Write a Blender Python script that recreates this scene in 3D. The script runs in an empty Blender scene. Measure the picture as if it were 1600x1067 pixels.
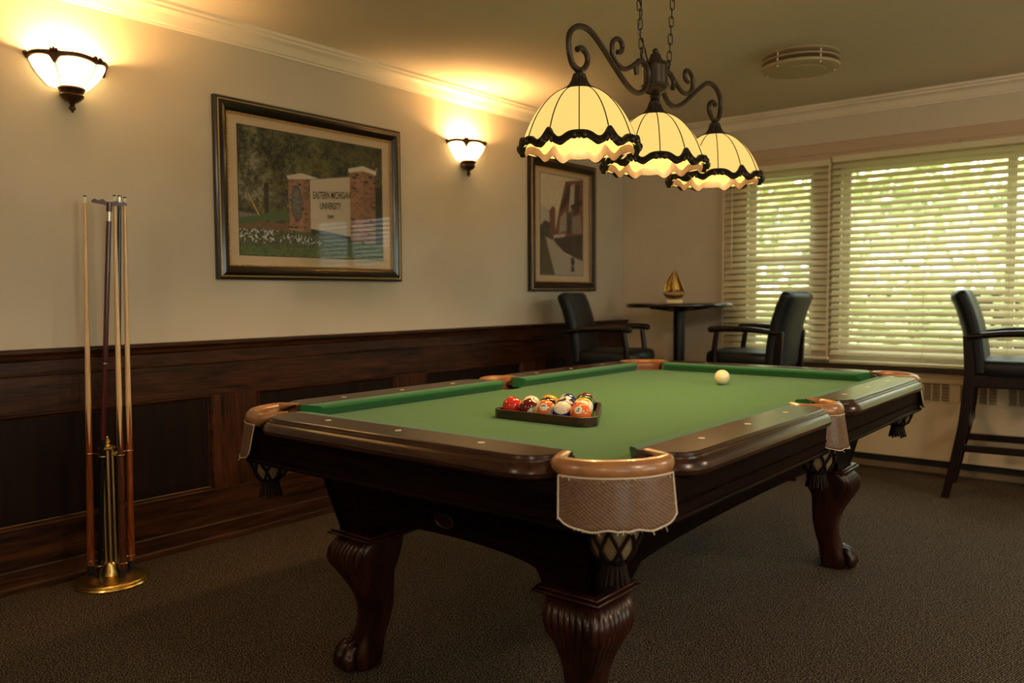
import bpy, bmesh, math, random
import numpy as np
from mathutils import Vector, Matrix
PI = math.pi
random.seed(7)
rng = np.random.default_rng(11)
scn = bpy.context.scene
C = scn.collection

# ------------------------------------------------------------------ camera
cam_data = bpy.data.cameras.new('camera')
cam_data.sensor_fit = 'HORIZONTAL'; cam_data.sensor_width = 36.0
cam_data.lens = 36.0 * 1272.1 / 1600.0
cam_data.clip_start = 0.05
cam_data.dof.use_dof = True
cam_data.dof.focus_distance = 2.45
cam_data.dof.aperture_fstop = 2.6
cam = bpy.data.objects.new('camera', cam_data); C.objects.link(cam)
PITCH, YAW, ROLL = 0.0559, 0.68468, -0.00602
cam.matrix_world = (Matrix.Translation((0, 0, 1.13)) @ Matrix.Rotation(YAW, 4, 'Z')
                    @ Matrix.Rotation(PI / 2 - PITCH, 4, 'X') @ Matrix.Rotation(ROLL, 4, 'Z'))
scn.camera = cam

# ------------------------------------------------------------------ sky, exposure
world = bpy.data.worlds.new('sky'); scn.world = world
world.use_nodes = True
bgn = world.node_tree.nodes['Background']
bgn.inputs[0].default_value = (0.93, 1.0, 0.92, 1)      # even overcast sky
bgn.inputs[1].default_value = 1.9
vs = scn.view_settings
vs.view_transform = 'Standard'; vs.look = 'None'; vs.gamma = 1.0
vs.use_curve_mapping = False; vs.exposure = 1.6

P_SCONCE, P_PENDANT, P_FILL = 6.5, 5.2, 12.0
WARM = (1.0, 0.60, 0.23)

def lamp(name, loc, power, color, radius, parent=None):
    d = bpy.data.lights.new(name, 'POINT'); d.energy = power; d.color = color; d.shadow_soft_size = radius
    o = bpy.data.objects.new(name, d); C.objects.link(o); o.location = loc
    if parent: o.parent = parent
    return o

# ------------------------------------------------------------------ materials
def srgb(r, g, b):
    f = lambda c: (c / 255 / 12.92) if c / 255 <= 0.04045 else ((c / 255 + 0.055) / 1.055) ** 2.4
    return (f(r), f(g), f(b), 1.0)

def base_mat(name):
    m = bpy.data.materials.new(name); m.use_nodes = True
    nt = m.node_tree; b = nt.nodes['Principled BSDF']
    return m, nt, b

def plain(name, col, rough=0.5, metal=0.0, coat=0.0, emis=None, estr=0.0, var=0.0, vscale=30.0, bump=0.0, bscale=200.0, spec=0.5, sheen=0.0):
    m, nt, b = base_mat(name)
    N, L = nt.nodes, nt.links
    b.inputs['Base Color'].default_value = col
    b.inputs['Roughness'].default_value = rough
    b.inputs['Metallic'].default_value = metal
    b.inputs['Coat Weight'].default_value = coat
    b.inputs['Coat Roughness'].default_value = 0.15
    b.inputs['Specular IOR Level'].default_value = spec
    if sheen:
        b.inputs['Sheen Weight'].default_value = sheen
    if emis:
        b.inputs['Emission Color'].default_value = emis
        b.inputs['Emission Strength'].default_value = estr
    if var or bump:
        tc = N.new('ShaderNodeTexCoord')
    if var:
        no = N.new('ShaderNodeTexNoise'); no.inputs['Scale'].default_value = vscale; no.inputs['Detail'].default_value = 4
        L.new(tc.outputs['Object'], no.inputs['Vector'])
        rp = N.new('ShaderNodeValToRGB')
        lo = tuple(c * (1 - var) for c in col[:3]) + (1,); hi = tuple(min(1, c * (1 + var)) for c in col[:3]) + (1,)
        rp.color_ramp.elements[0].position = 0.3; rp.color_ramp.elements[0].color = lo
        rp.color_ramp.elements[1].position = 0.7; rp.color_ramp.elements[1].color = hi
        L.new(no.outputs['Fac'], rp.inputs['Fac']); L.new(rp.outputs['Color'], b.inputs['Base Color'])
    if bump:
        n2 = N.new('ShaderNodeTexNoise'); n2.inputs['Scale'].default_value = bscale; n2.inputs['Detail'].default_value = 3
        L.new(tc.outputs['Object'], n2.inputs['Vector'])
        bp = N.new('ShaderNodeBump'); bp.inputs['Strength'].default_value = bump; bp.inputs['Distance'].default_value = 0.002
        L.new(n2.outputs['Fac'], bp.inputs['Height']); L.new(bp.outputs['Normal'], b.inputs['Normal'])
    return m

def wood(name, dark, light, axis='Y', scale=1.0, rough=0.35, coat=0.3, bump=0.15, spec=0.5):
    m, nt, b = base_mat(name); N, L = nt.nodes, nt.links
    tc = N.new('ShaderNodeTexCoord'); mp = N.new('ShaderNodeMapping')
    s = {'X': (1.2, 16, 16), 'Y': (16, 1.2, 16), 'Z': (16, 16, 1.2)}[axis]
    mp.inputs['Scale'].default_value = tuple(k * scale for k in s)
    L.new(tc.outputs['Object'], mp.inputs['Vector'])
    n1 = N.new('ShaderNodeTexNoise'); n1.inputs['Scale'].default_value = 1.5; n1.inputs['Detail'].default_value = 7; n1.inputs['Distortion'].default_value = 0.8
    L.new(mp.outputs['Vector'], n1.inputs['Vector'])
    n2 = N.new('ShaderNodeTexNoise'); n2.inputs['Scale'].default_value = 7; n2.inputs['Detail'].default_value = 5
    L.new(mp.outputs['Vector'], n2.inputs['Vector'])
    mx = N.new('ShaderNodeMath'); mx.operation = 'MULTIPLY_ADD'; mx.inputs[1].default_value = 0.45
    mul = N.new('ShaderNodeMath'); mul.operation = 'MULTIPLY'; mul.inputs[1].default_value = 0.6
    L.new(n1.outputs['Fac'], mul.inputs[0])
    L.new(n2.outputs['Fac'], mx.inputs[0]); L.new(mul.outputs[0], mx.inputs[2])
    rp = N.new('ShaderNodeValToRGB')
    rp.color_ramp.elements[0].position = 0.40; rp.color_ramp.elements[0].color = dark
    rp.color_ramp.elements[1].position = 0.64; rp.color_ramp.elements[1].color = light
    L.new(mx.outputs[0], rp.inputs['Fac']); L.new(rp.outputs['Color'], b.inputs['Base Color'])
    b.inputs['Roughness'].default_value = rough; b.inputs['Specular IOR Level'].default_value = spec
    b.inputs['Coat Weight'].default_value = coat; b.inputs['Coat Roughness'].default_value = 0.18
    bp = N.new('ShaderNodeBump'); bp.inputs['Strength'].default_value = bump; bp.inputs['Distance'].default_value = 0.001
    L.new(n2.outputs['Fac'], bp.inputs['Height']); L.new(bp.outputs['Normal'], b.inputs['Normal'])
    return m

def glass_pane(name, tint=(1, 1, 1, 1)):
    m = bpy.data.materials.new(name); m.use_nodes = True; nt = m.node_tree; N, L = nt.nodes, nt.links
    N.remove(N['Principled BSDF'])
    t = N.new('ShaderNodeBsdfTransparent'); t.inputs[0].default_value = tint
    g = N.new('ShaderNodeBsdfGlossy'); g.inputs['Roughness'].default_value = 0.03
    lw = N.new('ShaderNodeLayerWeight'); lw.inputs[0].default_value = 0.5
    pw = N.new('ShaderNodeMath'); pw.operation = 'POWER'; pw.inputs[1].default_value = 5; L.new(lw.outputs['Facing'], pw.inputs[0])
    fr = N.new('ShaderNodeMath'); fr.operation = 'MULTIPLY_ADD'; fr.inputs[1].default_value = 0.93; fr.inputs[2].default_value = 0.022; L.new(pw.outputs[0], fr.inputs[0])
    mx = N.new('ShaderNodeMixShader')
    L.new(fr.outputs[0], mx.inputs[0]); L.new(t.outputs[0], mx.inputs[1]); L.new(g.outputs[0], mx.inputs[2])
    L.new(mx.outputs[0], N['Material Output'].inputs[0])
    return m

def print_mat(name):
    m, nt, b = base_mat(name); N, L = nt.nodes, nt.links
    a = N.new('ShaderNodeAttribute'); a.attribute_name = 'Print'
    L.new(a.outputs['Color'], b.inputs['Base Color']); b.inputs['Roughness'].default_value = 0.6
    return m

def slat_mat():
    m, nt, b = base_mat('blind_slat_vinyl'); N, L = nt.nodes, nt.links
    b.inputs['Base Color'].default_value = srgb(236, 226, 198); b.inputs['Roughness'].default_value = 0.45
    tr = N.new('ShaderNodeBsdfTranslucent'); tr.inputs[0].default_value = srgb(235, 226, 175)
    mx = N.new('ShaderNodeMixShader'); mx.inputs[0].default_value = 0.30
    L.new(b.outputs[0], mx.inputs[1]); L.new(tr.outputs[0], mx.inputs[2])
    L.new(mx.outputs[0], N['Material Output'].inputs[0])
    return m

def carpet_mat():
    m, nt, b = base_mat('carpet'); N, L = nt.nodes, nt.links
    tc = N.new('ShaderNodeTexCoord')
    mp = N.new('ShaderNodeMapping'); mp.inputs['Rotation'].default_value = (0, 0, 0.25)
    L.new(tc.outputs['Object'], mp.inputs['Vector'])
    vo = N.new('ShaderNodeTexVoronoi'); vo.inputs['Scale'].default_value = 170
    n1 = N.new('ShaderNodeTexNoise'); n1.inputs['Scale'].default_value = 190; n1.inputs['Detail'].default_value = 3
    wv = N.new('ShaderNodeTexWave'); wv.inputs['Scale'].default_value = 42; wv.inputs['Distortion'].default_value = 4; wv.inputs['Detail'].default_value = 2; wv.inputs['Detail Scale'].default_value = 3
    for n in (vo, n1, wv): L.new(mp.outputs['Vector'], n.inputs['Vector'])
    rp = N.new('ShaderNodeValToRGB')
    cr = rp.color_ramp
    cr.elements[0].position = 0.37; cr.elements[0].color = srgb(24, 20, 16)
    cr.elements[1].position = 0.65; cr.elements[1].color = srgb(134, 118, 100)
    e = cr.elements.new(0.52); e.color = srgb(66, 56, 46)
    ad = N.new('ShaderNodeMath'); ad.operation = 'MULTIPLY_ADD'; ad.inputs[1].default_value = 0.16
    L.new(wv.outputs['Fac'], ad.inputs[0])
    sb = N.new('ShaderNodeMath'); sb.operation = 'SUBTRACT'; sb.inputs[1].default_value = 0.08
    L.new(n1.outputs['Fac'], sb.inputs[0]); L.new(sb.outputs[0], ad.inputs[2])
    L.new(ad.outputs[0], rp.inputs['Fac']); L.new(rp.outputs['Color'], b.inputs['Base Color'])
    b.inputs['Roughness'].default_value = 0.95; b.inputs['Specular IOR Level'].default_value = 0.1
    bp = N.new('ShaderNodeBump'); bp.inputs['Strength'].default_value = 0.8; bp.inputs['Distance'].default_value = 0.004
    L.new(vo.outputs['Distance'], bp.inputs['Height']); L.new(bp.outputs['Normal'], b.inputs['Normal'])
    return m

def ball_mat(name, col, stripe, axis):
    m, nt, b = base_mat(name); N, L = nt.nodes, nt.links
    b.inputs['Roughness'].default_value = 0.12; b.inputs['Coat Weight'].default_value = 0.4
    if not stripe:
        b.inputs['Base Color'].default_value = col; return m
    tc = N.new('ShaderNodeTexCoord'); dt = N.new('ShaderNodeVectorMath'); dt.operation = 'DOT_PRODUCT'
    ax = Vector(axis).normalized(); dt.inputs[1].default_value = tuple(ax)
    L.new(tc.outputs['Object'], dt.inputs[0])
    ab = N.new('ShaderNodeMath'); ab.operation = 'ABSOLUTE'; L.new(dt.outputs['Value'], ab.inputs[0])
    lt = N.new('ShaderNodeMath'); lt.operation = 'LESS_THAN'; lt.inputs[1].default_value = 0.0310 * 0.56
    L.new(ab.outputs[0], lt.inputs[0])
    mx = N.new('ShaderNodeMixRGB'); mx.inputs[1].default_value = srgb(238, 228, 200); mx.inputs[2].default_value = col
    L.new(lt.outputs[0], mx.inputs[0]); L.new(mx.outputs[0], b.inputs['Base Color'])
    return m

def leather_mat():
    m, nt, b = base_mat('embossed_leather'); N, L = nt.nodes, nt.links
    tc = N.new('ShaderNodeTexCoord'); no = N.new('ShaderNodeTexNoise'); no.inputs['Scale'].default_value = 22; no.inputs['Detail'].default_value = 5
    L.new(tc.outputs['UV'], no.inputs['Vector'])
    rp = N.new('ShaderNodeValToRGB'); rp.color_ramp.elements[0].color = srgb(74, 47, 28); rp.color_ramp.elements[1].color = srgb(128, 94, 68)
    L.new(no.outputs['Fac'], rp.inputs['Fac']); L.new(rp.outputs['Color'], b.inputs['Base Color'])
    b.inputs['Roughness'].default_value = 0.42; b.inputs['Coat Weight'].default_value = 0.25; b.inputs['Coat Roughness'].default_value = 0.2
    # diamond emboss from two diagonal waves
    hs = []
    for ang in (0.78, -0.78):
        mp = N.new('ShaderNodeMapping'); mp.inputs['Rotation'].default_value = (0, 0, ang)
        wv = N.new('ShaderNodeTexWave'); wv.inputs['Scale'].default_value = 11
        L.new(tc.outputs['UV'], mp.inputs['Vector']); L.new(mp.outputs['Vector'], wv.inputs['Vector']); hs.append(wv)
    ml = N.new('ShaderNodeMath'); ml.operation = 'MAXIMUM'
    L.new(hs[0].outputs['Fac'], ml.inputs[0]); L.new(hs[1].outputs['Fac'], ml.inputs[1])
    bp = N.new('ShaderNodeBump'); bp.inputs['Strength'].default_value = 0.9; bp.inputs['Distance'].default_value = 0.002
    L.new(ml.outputs[0], bp.inputs['Height']); L.new(bp.outputs['Normal'], b.inputs['Normal'])
    return m

M = {}
M['wall'] = plain('wall_paint', srgb(202, 191, 172), 0.85, var=0.03, vscale=3, bump=0.08, bscale=300, spec=0.2)
M['ceiling'] = plain('ceiling_paint', srgb(224, 211, 198), 0.9, var=0.02, vscale=2, bump=0.05, bscale=350, spec=0.2)
M['crown'] = plain('crown_paint', srgb(234, 222, 204), 0.5, var=0.02, vscale=5)
M['casing'] = plain('casing_paint', srgb(186, 162, 136), 0.5, var=0.03, vscale=6)
M['carpet'] = carpet_mat()
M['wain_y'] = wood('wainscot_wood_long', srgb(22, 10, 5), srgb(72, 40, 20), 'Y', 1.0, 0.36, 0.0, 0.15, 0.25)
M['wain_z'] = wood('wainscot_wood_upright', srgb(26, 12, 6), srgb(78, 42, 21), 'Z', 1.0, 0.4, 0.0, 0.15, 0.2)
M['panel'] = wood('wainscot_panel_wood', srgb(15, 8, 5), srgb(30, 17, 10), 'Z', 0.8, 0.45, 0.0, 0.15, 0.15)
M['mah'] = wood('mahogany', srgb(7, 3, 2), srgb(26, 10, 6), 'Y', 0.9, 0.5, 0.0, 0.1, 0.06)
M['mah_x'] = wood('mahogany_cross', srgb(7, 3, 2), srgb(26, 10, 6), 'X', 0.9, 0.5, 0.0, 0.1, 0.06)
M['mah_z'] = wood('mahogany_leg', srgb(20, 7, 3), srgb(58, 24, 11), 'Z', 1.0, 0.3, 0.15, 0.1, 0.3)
M['rail'] = wood('rail_wood', srgb(34, 17, 8), srgb(66, 38, 20), 'Y', 0.9, 0.24, 0.1, 0.05, 0.3)
M['rail_x'] = wood('rail_wood_cross', srgb(34, 17, 8), srgb(66, 38, 20), 'X', 0.9, 0.24, 0.1, 0.05, 0.3)
M['felt'] = plain('green_felt', srgb(63, 112, 54), 0.95, var=0.10, vscale=260, bump=0.25, bscale=900, spec=0.1, sheen=0.15)
M['cushion'] = plain('green_cushion_felt', srgb(36, 98, 52), 0.95, var=0.07, vscale=260, bump=0.2, bscale=900, spec=0.1, sheen=0.2)  # same cloth as the bed; its different lighting is put into the colour
M['leather'] = plain('tan_leather', srgb(150, 102, 62), 0.32, coat=0.4, var=0.25, vscale=25, bump=0.15, bscale=120)
M['liner'] = plain('pocket_liner_leather', srgb(112, 66, 40), 0.45, var=0.2, vscale=30)
M['flap'] = leather_mat()
M['fray'] = plain('frayed_plastic_edge', srgb(205, 190, 168), 0.5)
M['net'] = plain('net_leather', srgb(26, 15, 9), 0.6, spec=0.12)
M['rackwood'] = wood('rack_wood', srgb(30, 14, 7), srgb(66, 36, 20), 'X', 1.5, 0.3, 0.3, 0.05)
M['netin'] = plain('net_lining', srgb(124, 104, 74), 0.6, var=0.2, vscale=60)
M['pearl'] = plain('pearl_sight', srgb(226, 214, 186), 0.25)
M['brass'] = plain('brass', srgb(226, 194, 116), 0.26, 1.0, var=0.12, vscale=18)
M['brass_dull'] = plain('brushed_brass', srgb(206, 182, 122), 0.4, 1.0)
M['steel'] = plain('steel', srgb(190, 186, 178), 0.2, 1.0)
M['maple'] = wood('maple', srgb(214, 172, 120), srgb(238, 202, 154), 'Z', 2.0, 0.25, 0.5, 0.02)
M['butt'] = wood('cue_butt_wood', srgb(96, 44, 18), srgb(160, 84, 36), 'Z', 2.0, 0.22, 0.5, 0.02)
M['butt_dark'] = wood('cue_butt_dark_wood', srgb(58, 30, 18), srgb(98, 54, 32), 'Z', 2.0, 0.22, 0.5, 0.02)
M['ferrule'] = plain('cue_ferrule', srgb(216, 226, 200), 0.3)
M['tip'] = plain('cue_tip', srgb(30, 44, 40), 0.8)
M['rubber'] = plain('black_rubber', srgb(14, 14, 15), 0.6)
M['maroon'] = plain('maroon_lacquer', srgb(70, 16, 26), 0.16, coat=0.6)
M['black'] = plain('black_lacquer', srgb(12, 12, 14), 0.2, coat=0.4)
M['bronze'] = plain('dark_bronze', srgb(62, 52, 44), 0.40, 0.5, var=0.2, vscale=40)
M['bronze_br'] = plain('antique_bronze', srgb(74, 48, 30), 0.38, 0.6, var=0.25, vscale=50)
M['glass_am'] = plain('amber_shade_glass', srgb(120, 92, 40), 0.3, emis=(1.0, 0.66, 0.185, 1), estr=0.33, var=0.06, vscale=8)
M['glass_sc'] = plain('sconce_glass', srgb(250, 236, 200), 0.3, emis=(1.0, 0.64, 0.24, 1), estr=2.6, var=0.04, vscale=8)
M['lead'] = plain('lead_line', srgb(46, 34, 22), 0.5, 0.3)
M['bulb'] = plain('bulb_glass', srgb(255, 240, 210), 0.3, emis=(1.0, 0.72, 0.36, 1), estr=6.0)
M['frame_blk'] = plain('black_frame_wood', srgb(20, 15, 13), 0.28, coat=0.4)
M['frame_brn'] = wood('brown_frame_wood', srgb(14, 8, 5), srgb(44, 25, 13), 'Z', 1.5, 0.35, 0.1, 0.1, 0.35)
M['gold'] = plain('gold_leaf', srgb(214, 172, 98), 0.35, 0.45, var=0.2, vscale=60)
M['mat'] = plain('mat_board', srgb(206, 180, 148), 0.85, var=0.02, vscale=40)
M['mat_in'] = plain('mat_bevel', srgb(40, 48, 40), 0.8)
M['print'] = print_mat('printed_picture')
M['ink'] = plain('black_print_ink', srgb(16, 14, 13), 0.6)
M['pglass'] = glass_pane('picture_glass')
M['wglass'] = glass_pane('window_glass', (0.94, 0.97, 0.93, 1))
M['slat'] = slat_mat()
M['cord'] = plain('blind_cord', srgb(222, 212, 172), 0.7)
M['sill'] = plain('dark_stone_sill', srgb(62, 48, 38), 0.35, var=0.5, vscale=90)
M['heater'] = plain('heater_enamel', srgb(204, 186, 156), 0.45, var=0.02, vscale=5)
M['grille'] = plain('heater_grille', srgb(160, 140, 114), 0.5)
M['toe'] = plain('toe_board', srgb(112, 94, 74), 0.6)
M['dark'] = plain('dark_void', srgb(10, 8, 7), 0.8)
M['vinyl'] = plain('navy_upholstery', srgb(11, 15, 21), 0.45, spec=0.3, var=0.12, vscale=14, bump=0.1, bscale=300)
M['chairwood'] = wood('chair_wood', srgb(10, 5, 4), srgb(26, 11, 8), 'Z', 1.2, 0.35, 0.0, 0.1, 0.3)
M['tabletop'] = plain('black_tabletop', srgb(26, 22, 22), 0.22, coat=0.3)
M['tablepost'] = plain('black_metal', srgb(16, 15, 15), 0.4, 0.3)
M['sculpt'] = plain('gilded_metal', srgb(190, 142, 62), 0.22, 1.0, var=0.35, vscale=30)
M['marble'] = plain('cream_stone_base', srgb(214, 196, 148), 0.4, var=0.1, vscale=30)
M['vent'] = plain('vent_enamel', srgb(182, 164, 134), 0.5)
M['lawn'] = plain('lawn', srgb(96, 128, 60), 0.9, var=0.2, vscale=2)
M['leaf'] = plain('shrub_leaf', srgb(222, 222, 172), 0.6, var=0.35, vscale=3)
M['bark'] = plain('tree_bark', srgb(96, 80, 62), 0.9, var=0.2, vscale=10)
M['fill_glass'] = plain('fill_globe_glass', srgb(250, 242, 226), 0.4, emis=(1, 0.86, 0.66, 1), estr=1.0)  # glowing bulb glass of the added fill globes

# ------------------------------------------------------------------ mesh builder
class MB:
    def __init__(s): s.v, s.f = [], []
    def add(s, verts, faces):
        o = len(s.v); s.v += [tuple(p) for p in verts]; s.f += [tuple(i + o for i in f) for f in faces]
        return s
    def box(s, x0, x1, y0, y1, z0, z1, mtx=None):
        vs_ = [Vector((x, y, z)) for z in (z0, z1) for y in (y0, y1) for x in (x0, x1)]
        if mtx: vs_ = [mtx @ p for p in vs_]
        return s.add(vs_, [(0, 2, 3, 1), (4, 5, 7, 6), (0, 1, 5, 4), (2, 6, 7, 3), (0, 4, 6, 2), (1, 3, 7, 5)])
    def loft(s, rings, closed=True, cap=True):
        n = len(rings[0]); vs_ = [p for r in rings for p in r]; fs = []
        m = n if closed else n - 1
        for k in range(len(rings) - 1):
            for i in range(m):
                j = (i + 1) % n
                fs.append((k * n + i, k * n + j, (k + 1) * n + j, (k + 1) * n + i))
        if cap and closed:
            fs.append(tuple(range(n))[::-1]); fs.append(tuple(range((len(rings) - 1) * n, len(rings) * n)))
        return s.add(vs_, fs)
    def lathe(s, prof, n=24, c=(0, 0, 0), a0=0.0, a1=2 * PI, sx=1.0, sy=1.0):
        full = abs(a1 - a0 - 2 * PI) < 1e-6
        m = n if full else n + 1
        rings = [[(c[0] + r * sx * math.cos(a0 + (a1 - a0) * i / n), c[1] + r * sy * math.sin(a0 + (a1 - a0) * i / n), c[2] + z) for i in range(m)] for r, z in prof]
        return s.loft(rings, closed=full, cap=full)
    def tube(s, pts, rad, n=8, cap=True, flat=None):
        pts = [Vector(p) for p in pts]; N_ = len(pts)
        rads = rad if isinstance(rad, (list, tuple)) else [rad] * N_
        up = None; rings = []
        for i, p in enumerate(pts):
            t = (pts[min(i + 1, N_ - 1)] - pts[max(i - 1, 0)])
            if t.length < 1e-9: t = Vector((0, 0, 1))
            t.normalize()
            if up is None:
                up = Vector((0, 0, 1)) if abs(t.z) < 0.9 else Vector((1, 0, 0))
            up = up - t * up.dot(t)
            if up.length < 1e-6: up = t.orthogonal()
            up.normalize(); sd = t.cross(up)
            a, b = (1, 1) if flat is None else flat
            rings.append([p + (up * math.cos(2 * PI * k / n) * a + sd * math.sin(2 * PI * k / n) * b) * rads[i] for k in range(n)])
        return s.loft(rings, cap=cap)
    def prism(s, poly, z0, z1, mtx=None):
        n = len(poly); vs_ = [Vector((x, y, z)) for z in (z0, z1) for x, y in poly]
        if mtx: vs_ = [mtx @ p for p in vs_]
        fs = [(i, (i + 1) % n, n + (i + 1) % n, n + i) for i in range(n)]
        fs += [tuple(range(n))[::-1], tuple(range(n, 2 * n))]
        return s.add(vs_, fs)
    def ell(s, c, r, nu=14, nv=9, mtx=None):
        rings = []
        for j in range(nv + 1):
            ph = -PI / 2 + PI * j / nv; k = max(math.cos(ph), 0.02)
            ring = [Vector((r[0] * k * math.cos(2 * PI * i / nu), r[1] * k * math.sin(2 * PI * i / nu), r[2] * math.sin(ph))) for i in range(nu)]
            rings.append([(mtx @ p if mtx else p) + Vector(c) for p in ring])
        return s.loft(rings)
    def grid(s, fn, nu, nv):
        vs_ = [fn(i / nu, j / nv) for j in range(nv + 1) for i in range(nu + 1)]
        fs = [(j * (nu + 1) + i, j * (nu + 1) + i + 1, (j + 1) * (nu + 1) + i + 1, (j + 1) * (nu + 1) + i) for j in range(nv) for i in range(nu)]
        return s.add(vs_, fs)
    def mesh(s, name, mat, smooth=35):
        me = bpy.data.meshes.new(name); me.from_pydata(s.v, [], s.f); me.update()
        bm = bmesh.new(); bm.from_mesh(me); bmesh.ops.recalc_face_normals(bm, faces=bm.faces); bm.to_mesh(me); bm.free()
        me.materials.append(M[mat] if isinstance(mat, str) else mat)
        if smooth:
            me.polygons.foreach_set('use_smooth', [True] * len(me.polygons))
            try: me.set_sharp_from_angle(angle=math.radians(smooth))
            except Exception: pass
        return me
    def build(s, name, mat, parent=None, smooth=35, bevel=0.0, solid=0.0):
        o = bpy.data.objects.new(name, s.mesh(name, mat, smooth)); C.objects.link(o)
        if parent: o.parent = parent
        if solid:
            md = o.modifiers.new('solid', 'SOLIDIFY'); md.thickness = solid; md.offset = 0
        if bevel:
            md = o.modifiers.new('bevel', 'BEVEL'); md.width = bevel; md.segments = 2; md.limit_method = 'ANGLE'; md.angle_limit = math.radians(40)
        return o

def obj_from(me, name, parent=None, mtx=None):
    o = bpy.data.objects.new(name, me); C.objects.link(o)
    if parent: o.parent = parent
    if mtx is not None: o.matrix_local = mtx
    return o

def tag(o, label, cat, group=None):
    o['label'] = label; o['category'] = cat
    if group: o['group'] = group
    return o
def thing(name, label, cat, loc=(0, 0, 0), rz=0.0, group=None):
    o = bpy.data.objects.new(name, None); C.objects.link(o); o.location = loc; o.rotation_euler = (0, 0, rz)
    o.empty_display_size = 0.1
    return tag(o, label, cat, group)
def struct(o):
    o['kind'] = 'structure'; return o
def smoothpts(pts, k=6):
    P = [Vector(p) for p in pts]; out = []
    for i in range(len(P) - 1):
        p0, p1, p2, p3 = P[max(i - 1, 0)], P[i], P[i + 1], P[min(i + 2, len(P) - 1)]
        for j in range(k):
            t = j / k
            out.append(0.5 * ((2 * p1) + (p2 - p0) * t + (2 * p0 - 5 * p1 + 4 * p2 - p3) * t * t + (3 * p1 - p0 - 3 * p2 + p3) * t ** 3))
    out.append(P[-1]); return out

def text_mesh(txt, embolden=0.0):
    cu = bpy.data.curves.new('txt', 'FONT'); cu.body = txt; cu.align_x = 'CENTER'; cu.align_y = 'CENTER'; cu.resolution_u = 3; cu.offset = embolden
    ob = bpy.data.objects.new('txt', cu); C.objects.link(ob)
    dg = bpy.context.evaluated_depsgraph_get()
    me = bpy.data.meshes.new_from_object(ob.evaluated_get(dg))
    vs_ = np.array([v.co[:2] for v in me.vertices]); fs = [tuple(p.vertices) for p in me.polygons]
    bpy.data.objects.remove(ob); bpy.data.curves.remove(cu); bpy.data.meshes.remove(me)
    mn, mx = vs_.min(0), vs_.max(0)
    vs_ = (vs_ - (mn + mx) / 2) / (mx - mn)          # unit box, centred
    return vs_, fs, (mx - mn)

# ================================================================== THE ROOM
XW, YB, ZC = -3.44, 5.618, 2.39
XR, YF = 2.6, -2.4
b = MB().box(XW - 0.1, XR + 0.1, YF - 0.1, YB + 0.1, -0.1, 0.0); struct(b.build('floor', 'carpet', smooth=0))
b = MB().box(XW - 0.1, XR + 0.1, YF - 0.1, YB + 0.12, ZC, ZC + 0.1); struct(b.build('ceiling', 'ceiling', smooth=0))
wall_left = struct(MB().box(XW - 0.1, XW, YF - 0.1, YB + 0.12, 0, ZC).build('wall_left', 'wall', smooth=0))
RWY = [(-1.2, -0.2), (1.3, 2.9)]; RZ0, RZ1 = 0.8, 2.0      # windows added in the unseen right-hand wall for daylight fill
b = MB(); b.box(XR, XR + 0.1, YF, YB + 0.12, 0, RZ0); b.box(XR, XR + 0.1, YF, YB + 0.12, RZ1, ZC)
for ya, yb_ in ((YF, RWY[0][0]), (RWY[0][1], RWY[1][0]), (RWY[1][1], YB + 0.12)): b.box(XR, XR + 0.1, ya, yb_, RZ0, RZ1)
struct(b.build('wall_right', 'wall', smooth=0))
for k_, (ya, yb_) in enumerate(RWY):
    b = MB(); w_ = 0.05; ym = (ya + yb_) / 2
    for y0, y1, z0, z1 in ((ya, yb_, RZ0, RZ0 + w_), (ya, yb_, RZ1 - w_, RZ1), (ya, ya + w_, RZ0 + w_, RZ1 - w_), (yb_ - w_, yb_, RZ0 + w_, RZ1 - w_), (ym - 0.025, ym + 0.025, RZ0 + w_, RZ1 - w_)):
        b.box(XR + 0.03, XR + 0.08, y0, y1, z0, z1)
    wn_ = struct(b.build('window_%d' % (k_ + 3), 'crown', smooth=0))
    for y0, y1 in ((ya + w_, ym - 0.025), (ym + 0.025, yb_ - w_)):
        MB().box(XR + 0.052, XR + 0.056, y0, y1, RZ0 + w_, RZ1 - w_).build('pane', 'wglass', wn_, smooth=0)
struct(MB().box(XW, XR, YF - 0.1, YF, 0, ZC).build('wall_front', 'wall', smooth=0))
WX = [(-2.40, -1.93), (-1.75, 0.62)]; WZ0, WZ1 = 0.72, 1.99
b = MB()
b.box(XW, XR, YB, YB + 0.12, 0, WZ0); b.box(XW, XR, YB, YB + 0.12, WZ1, ZC)
b.box(XW, WX[0][0], YB, YB + 0.12, WZ0, WZ1); b.box(WX[0][1], WX[1][0], YB, YB + 0.12, WZ0, WZ1); b.box(WX[1][1], XR, YB, YB + 0.12, WZ0, WZ1)
wall_back = struct(b.build('wall_back', 'wall', smooth=0))

# crown moulding: stepped profile (projection, drop)
crown_prof = [(0, 0.088), (0.010, 0.088), (0.012, 0.078), (0.020, 0.076), (0.026, 0.062), (0.040, 0.042), (0.058, 0.030), (0.064, 0.028), (0.066, 0.018), (0.080, 0.014), (0.082, 0.0), (0, 0)]
b = MB(); b.loft([[(XW + p, y, ZC - d) for p, d in crown_prof] for y in (YF, YB - 0.0)]); struct(b.build('trim_1', 'crown', smooth=20))
b = MB(); b.loft([[(x, YB - p, ZC - d) for p, d in crown_prof] for x in (XW, XR)]); struct(b.build('trim_2', 'crown', smooth=20))

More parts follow.
